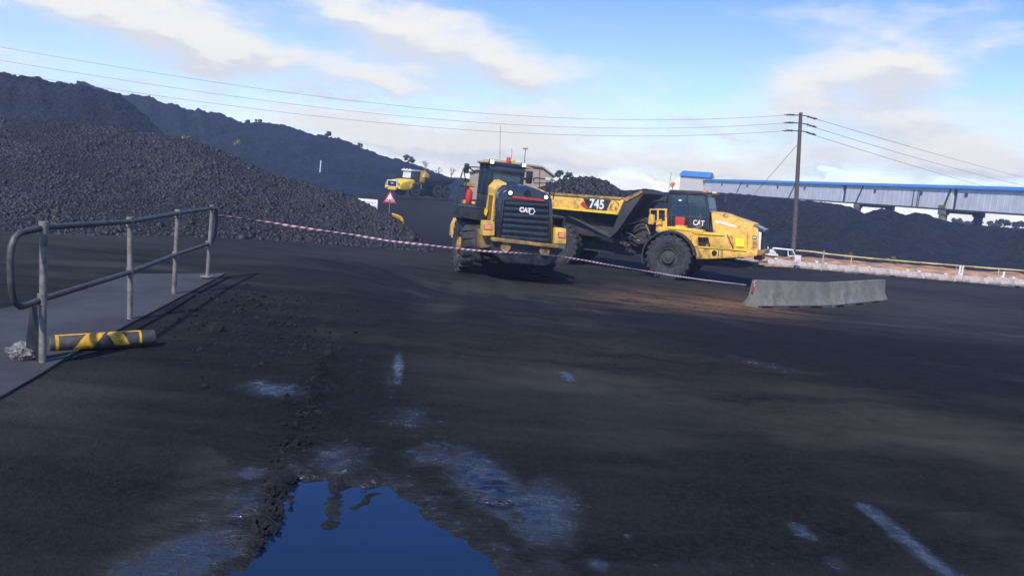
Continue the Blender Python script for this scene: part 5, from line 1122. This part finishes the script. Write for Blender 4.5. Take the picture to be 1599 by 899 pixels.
tag(b.build('bent_pipe_guard', M['reflect'], smooth=60), 'bent yellow pipe guard sticking out at the toe of the lump coal', 'pipe guard')
wp_ = P(500, 263, 119); b = MB(); zt3 = P(500.5, 250.5, 119).z; b.tube([(wp_.x, 119, wp_.z-.6), (wp_.x+.05, 119, zt3)], .09, 6); tag(b.build('marker_post', M['white']), 'thin white marker post on the dark terrace', 'marker post')

# ------------------------------------------------------------------ right hand edge of the yard
def gy_(px, Y): p = P(px, 300, Y); return Vector((p.x, Y, float(Gz(p.x, Y))))
# soil bank
n1_, m1_ = 160, 14; a0, a1 = gy_(1160, 46.5), gy_(1800, 46.5); xs = np.linspace(a0.x, a1.x, n1_); V = []
for j in range(m1_):
    f = j/(m1_-1); yy = 44.0+f*5.0; V.append(np.stack([xs, np.full(n1_, yy)+.3*vnoise(xs*.4, xs*0+3, 5), Gz(xs, np.full(n1_, yy))-.06+np.sin(math.pi*f)**1.0*(.50+.35*vnoise(xs*.5, xs*0, 6))+.08*fbm(xs*2, xs*0+yy*2, 7, 3)], 1))
tag(npmesh('soil_bank', np.array(V).reshape(-1, 3), gridfaces(m1_, n1_), M['soil']), kind='structure')
desc = ['pale plastic barrier nearest the yellow truck', 'second pale barrier from the truck nose', 'third pale barrier along the yard edge', 'fourth pale barrier along the yard edge', 'fifth pale barrier along the yard edge', 'sixth pale barrier along the yard edge', 'seventh pale barrier, near the twin posts', 'eighth pale barrier beside the twin posts', 'last pale barrier at the right edge of view']
px0 = 1212
for k in range(9):
    pxa = px0+k*50; g0 = gy_(pxa, 43.4+rng.uniform(-.15, .15)); o = thing('road_barrier', desc[k]+', low and dusty white', 'barrier', Matrix.Translation(g0) @ Matrix.Rotation(rng.uniform(-.05, .05), 4, 'Z') @ Matrix.Rotation(rng.uniform(-.02, .03), 4, 'Y'), 'pale barriers along the yard edge')
    ln = 1.78; h_ = .40+rng.uniform(-.07, .06); b = MB(); b.prism([(-.25, .04), (-.25, .16), (-.12, .24), (-.09, h_), (.09, h_), (.12, .24), (.25, .16), (.25, .04)], 'x', 0, ln); b.build('body', M['pink'], o, .03)
    for q in ((.3,), (.9, 1.5), (1.2,))[k % 3]: x = q+rng.uniform(-.2, .1); MB().box(x, x+.14, -.07, .07, h_-.01, h_+.03+rng.uniform(0, .10)).build('lug', M['white'], o, .02)
    b = MB(); b.box(.1, 1.6, -.2, .2, -.05, .05); b.build('foot', M['pink'], o)
b = MB(); rs = random.Random(9)
bi = 0
for k in range(9):
    g = gy_(1172+k*7, 42.4+rs.random()*2.2); b = MB(); b.obox((0, 0, .08+rs.random()*.22), (1.6+rs.random()*1.2, .22, .06), (rs.uniform(-.1, .1), rs.uniform(-.08, .08), rs.uniform(-.35, .35)))
    o = b.build('timber_plank', M['planks'] if k % 3 else M['pink'], None, .005); o.location = g; tag(o, ('pale dusty' if k % 3 == 0 else 'brown weathered')+' timber plank lying below the truck nose, '+['nearest the wheel', 'second from the wheel', 'third from the wheel', 'fourth from the wheel', 'in the middle of the pile', 'fourth from the pale barriers', 'third from the pale barriers', 'second from the pale barriers', 'nearest the pale barriers'][k], 'plank', 'planks below the truck nose')
def post(px, Y, h, r, label, mat='white'):
    g = gy_(px, Y); o = MB().tube([(0, 0, -.1), (.02, 0, h)], r, 8).build('fence_post', M[mat]); o.location = g; tag(o, label, 'fence post', 'posts along the yard edge'); return g
post(1299, 43.0, 1.15, .035, 'slim pale post at the left end of the yellow rail', 'pink'); post(1518, 44.4, .85, .06, 'left one of the twin short white posts'); post(1522.5, 44.5, .85, .05, 'right one of the twin short white posts'); post(1588.5, 43.4, .78, .06, 'single thick white post at the right edge'); post(1512, 42.9, .9, .012, 'thin cane beside the twin white posts', 'pink')
yp = [(1243, 391), (1270, 393), (1299, 397.3), (1350, 402.5), (1400, 407), (1450, 411), (1500, 415), (1550, 419), (1599, 422.5), (1680, 430)]
b = MB(); b.tube([P(a, c, 45.6) for a, c in interp(yp, 60)], .045, 6)
for a in (1330, 1560, 1640): 
    q = P(a, 300, 45.6); c = np.interp(a, [p[0] for p in yp], [p[1] for p in yp]); z = P(a, c, 45.6); b.tube([z, Vector((z.x, z.y, float(Gz(z.x, 45.6))))], .03, 5)
tag(b.build('yellow_rail', material('faded_yellow_pipe', (.50, .40, .16), .6, var=.3, scale=1.5), smooth=60), 'long faded yellow pipe rail in front of the stockpile', 'rail')
g = gy_(1259, 42.6); b = MB(); so2 = thing('small_notice', 'small white and pink notice leaning on the pale barriers', 'sign', loc=g)
MB().box(-.17, .17, -.06, -.03, .42, .80).build('board', M['letter'], so2); MB().box(-.12, .14, -.068, -.061, .44, .60).build('pink_print', material('pink_print', (.72, .42, .45), .6), so2); MB().tube([(0, 0, -.1), (0, 0, .6)], .02, 5).build('leg', M['steel'], so2)
# discarded canopy frame behind the barriers
Yc = 45.4; cf = thing('canopy_frame', 'white vehicle canopy frame lying behind the pale barriers', 'canopy frame', loc=gy_(1207, Yc)); iv = cf.location
def cp_(a, c, dy=0): p = P(a, c, Yc+dy)-iv; return p
b = MB()
for dy in (0, 1.1):
    b.tube([cp_(1211.5, 397, dy), cp_(1207.5, 387.3, dy), cp_(1237.5, 390.4, dy), cp_(1242, 400, dy), cp_(1232, 400, dy)], .055, 6)
b.tube([cp_(1207.5, 387.3), cp_(1207.5, 387.3, 1.1)], .05, 6); b.tube([cp_(1237.5, 390.4), cp_(1237.5, 390.4, 1.1)], .05, 6); b.tube([cp_(1230.5, 391), cp_(1231, 400)], .03, 6); b.build('frame', M['white'], cf, smooth=60)
b = MB(); v = [cp_(1198, 389.5), cp_(1207, 389), cp_(1211, 395.5), cp_(1201, 395)]; b.add(v+[p+Vector((0, .06, 0)) for p in v], [(0, 1, 2, 3), (4, 5, 6, 7), (0, 1, 5, 4), (1, 2, 6, 5), (2, 3, 7, 6), (3, 0, 4, 7)]); b.build('side_sheet', M['wall'], cf)
b = MB(); b.tube([cp_(1194.5, 385.6), cp_(1199, 386), cp_(1200, 389), cp_(1197, 390.5), cp_(1194.5, 385.6)], .05, 6); b.tube([cp_(1196.5, 390.5), cp_(1198, 397)], .05, 6); b.build('mirror_loop', M['white'], cf, smooth=60)
b = MB(); v = [cp_(1194, 395), cp_(1215, 397), cp_(1215, 399.5), cp_(1194, 397.6)]; b.add(v+[p+Vector((0, .3, 0)) for p in v], [(0, 1, 2, 3), (4, 5, 6, 7), (0, 1, 5, 4), (1, 2, 6, 5), (2, 3, 7, 6), (3, 0, 4, 7)]); b.build('sill', M['white'], cf)

# ------------------------------------------------------------------ trees and scrub
def tree(name, base, h, cr, mat, label, seed, nleaf=900, leaf=.14, clumps=9, flat=.6, cat='tree', grp=None, trunkr=None):
    rs = random.Random(seed); o = thing(name, label, cat, loc=base, group=grp)
    b = MB(); cl = []; tr_ = trunkr or h*.028
    b.tube([(0, 0, -.3), (rs.uniform(-.05, .05)*h, 0, h*.35), (rs.uniform(-.08, .08)*h, 0, h*.72)], [tr_, tr_*.75, tr_*.4], 6)
    for k in range(clumps):
        a = rs.uniform(0, 6.28); r_ = cr*rs.uniform(.15, .85); z = h*(1-flat*rs.uniform(.05, .95)*.7) - r_*.25
        c = Vector((r_*math.cos(a), r_*math.sin(a), z)); cl.append((c, cr*rs.uniform(.22, .42)))
        b.tube([(0, 0, h*rs.uniform(.25, .5)), c*.55+Vector((0, 0, h*.22)), c], [tr_*.45, tr_*.3, tr_*.12], 5)
    b.build('trunk', M['bark'], o, smooth=60)
    if mat:
        n = nleaf; rs2 = np.random.RandomState(seed); ci = rs2.randint(0, len(cl), n); C = np.array([tuple(cl[i][0]) for i in ci]); Rr = np.array([cl[i][1] for i in ci])
        d = rs2.normal(size=(n, 3)); d /= np.linalg.norm(d, axis=1)[:, None]; d[:, 2] *= .7; p = C + d*(Rr*rs2.uniform(.3, 1.05, n))[:, None]
        u = rs2.normal(size=(n, 3)); u /= np.linalg.norm(u, axis=1)[:, None]; v = np.cross(u, rs2.normal(size=(n, 3))); v /= np.linalg.norm(v, axis=1)[:, None]
        s1 = leaf*rs2.uniform(.6, 1.4, n)[:, None]; Vv = np.stack([p-u*s1-v*s1*.5, p+u*s1-v*s1*.5, p+u*s1+v*s1*.5, p-u*s1+v*s1*.5], 1).reshape(-1, 3)
        npmesh('crown', Vv, np.arange(4*n).reshape(-1, 4), M[mat], parent=o, smooth=False)
    return o
def tr_at(name, px, py_top, py_base, Y, crpx, mat, label, seed, **kw):
    bs = P(px, py_base, Y); tp_ = P(px, py_top, Y); return tree(name, bs, tp_.z-bs.z, crpx/FPX*Y, mat, label, seed, **kw)
tr_at('gum_tree', 875, 262, 312, 125, 14, 'leaf', 'rounded grey green gum tree between the shed and the coal load', 21, nleaf=1500, leaf=.18, flat=.75)
tr_at('gum_tree', 897, 273, 312, 125, 10, 'leaf', 'lower gum tree just above the coal load in the truck bed', 22, nleaf=900, leaf=.18, flat=.7)
tr_at('bush', 513, 206, 216, 160, 7, 'leaf', 'round dark bush on the ridge skyline above the marker post', 23, nleaf=500, leaf=.16, cat='bush', flat=.9)
tr_at('bush', 561, 222, 234, 162, 6, 'leaf', 'small open bush on the ridge skyline between two others', 24, nleaf=200, leaf=.14, cat='bush', flat=.9)
tr_at('bush', 529, 215, 222, 161, 5, 'leaf', 'flat tuft just right of the round bush on the ridge', 34, nleaf=200, leaf=.14, cat='bush', flat=.9)
tr_at('bush', 638, 242, 258, 166, 10, 'leaf', 'bushy clump on the ridge above the far truck', 25, nleaf=500, leaf=.16, cat='bush', flat=.9)
tr_at('bush', 403, 186, 192, 156, 6, 'leaf', 'low scrub on the highest part of the ridge skyline', 26, nleaf=180, leaf=.14, cat='bush', flat=.9)
tr_at('bush', 386, 187, 193, 156, 4, 'leaf', 'tiny tuft left of the low scrub on the ridge', 27, nleaf=80, leaf=.14, cat='bush', flat=.9)
tr_at('bush', 290, 213, 224, 80, 9, 'leaf2', 'yellow green bush on the dark slope behind the lump coal', 28, nleaf=350, leaf=.10, cat='bush', flat=.95)
tr_at('bush', 370, 218, 230, 132, 8, 'leaf2', 'dull yellow bush on the ridge slope right of the other', 29, nleaf=260, leaf=.14, cat='bush', flat=.95)
def bare(px, top, basep, Y, label, seed, spread=8):
    rs = random.Random(seed); bs = P(px, basep, Y); h = P(px, top, Y).z-bs.z; o = thing('bare_tree', label, 'tree', loc=bs, group='bare trees right of the ridge'); b = MB(); W_ = spread/FPX*Y
    def rec(p, d, l, r_, k):
        q = p+d*l; b.tube([p, p+d*l*.5+Vector((rs.uniform(-.1, .1), 0, 0)), q], [r_, r_*.8, r_*.6], 5)
        if k:
            for _ in range(3): rec(q-d*l*rs.uniform(0, .5), (d+Vector((rs.uniform(-.8, .8), rs.uniform(-.6, .6), rs.uniform(-.1, .5)))).normalized(), l*rs.uniform(.45, .65), r_*.55, k-1)
    rec(Vector((0, 0, -.3)), Vector((.03, 0, 1)), h*.5, .11, 4); b.build('trunk', M['bark'], o, smooth=60)
bare(663, 240, 272, 150, 'tallest bare tree against the sky above the far truck', 1); bare(683, 256, 280, 152, 'slight bare tree between the two bigger ones', 2); bare(704, 252, 284, 150, 'bare forked tree just left of the loader', 3)
for k, (a, tp__, r_) in enumerate(((1492, 341, 10), (1520, 342, 12), (1545, 346, 10), (1566, 343, 12), (1590, 346, 11), (1615, 346, 12))):
    tr_at('tree', a, tp__, 362, 170, r_, 'leaf', ['spreading tree under the conveyor trestle', 'leaning flat topped tree right of the trestle', 'small dark tree on the right skyline', 'broad dark tree under the conveyor', 'dark tree at the right edge under the conveyor', 'tree cut by the right edge of the picture'][k], 50+k, nleaf=700, leaf=.25, flat=.5, grp='trees under the conveyor')
tr_at('shrub', 1324, 393, 411, 48.5, 8, 'leafr', 'dry orange shrub in front of the stockpile', 61, nleaf=260, leaf=.035, cat='shrub', flat=.95, trunkr=.01)
tr_at('shrub', 1393, 399, 418, 48.5, 9, 'leaf2', 'yellow green shrub in front of the stockpile', 62, nleaf=300, leaf=.035, cat='shrub', flat=.95, trunkr=.01)
tr_at('shrub', 1284, 401, 408, 48, 6, 'leaf2', 'tiny green shrub right of the power pole', 63, nleaf=160, leaf=.03, cat='shrub', flat=.95, trunkr=.01)

# ------------------------------------------------------------------ haze
hz = MB(); hz.box(-250, 250, -90, 255, -2.2, 21); hm = bpy.data.materials.new('dust_haze'); hm.use_nodes = True; hm.node_tree.nodes.clear(); t = NT(hm.node_tree)
pv = t.node('ShaderNodeVolumePrincipled'); pv.inputs['Color'].default_value = (.58, .73, 1, 1); pv.inputs['Density'].default_value = .0011; pv.inputs['Anisotropy'].default_value = .2
o_ = t.node('ShaderNodeOutputMaterial'); t.l.new(pv.outputs[0], o_.inputs['Volume']); tag(hz.build('haze', hm, smooth=0), kind='stuff')
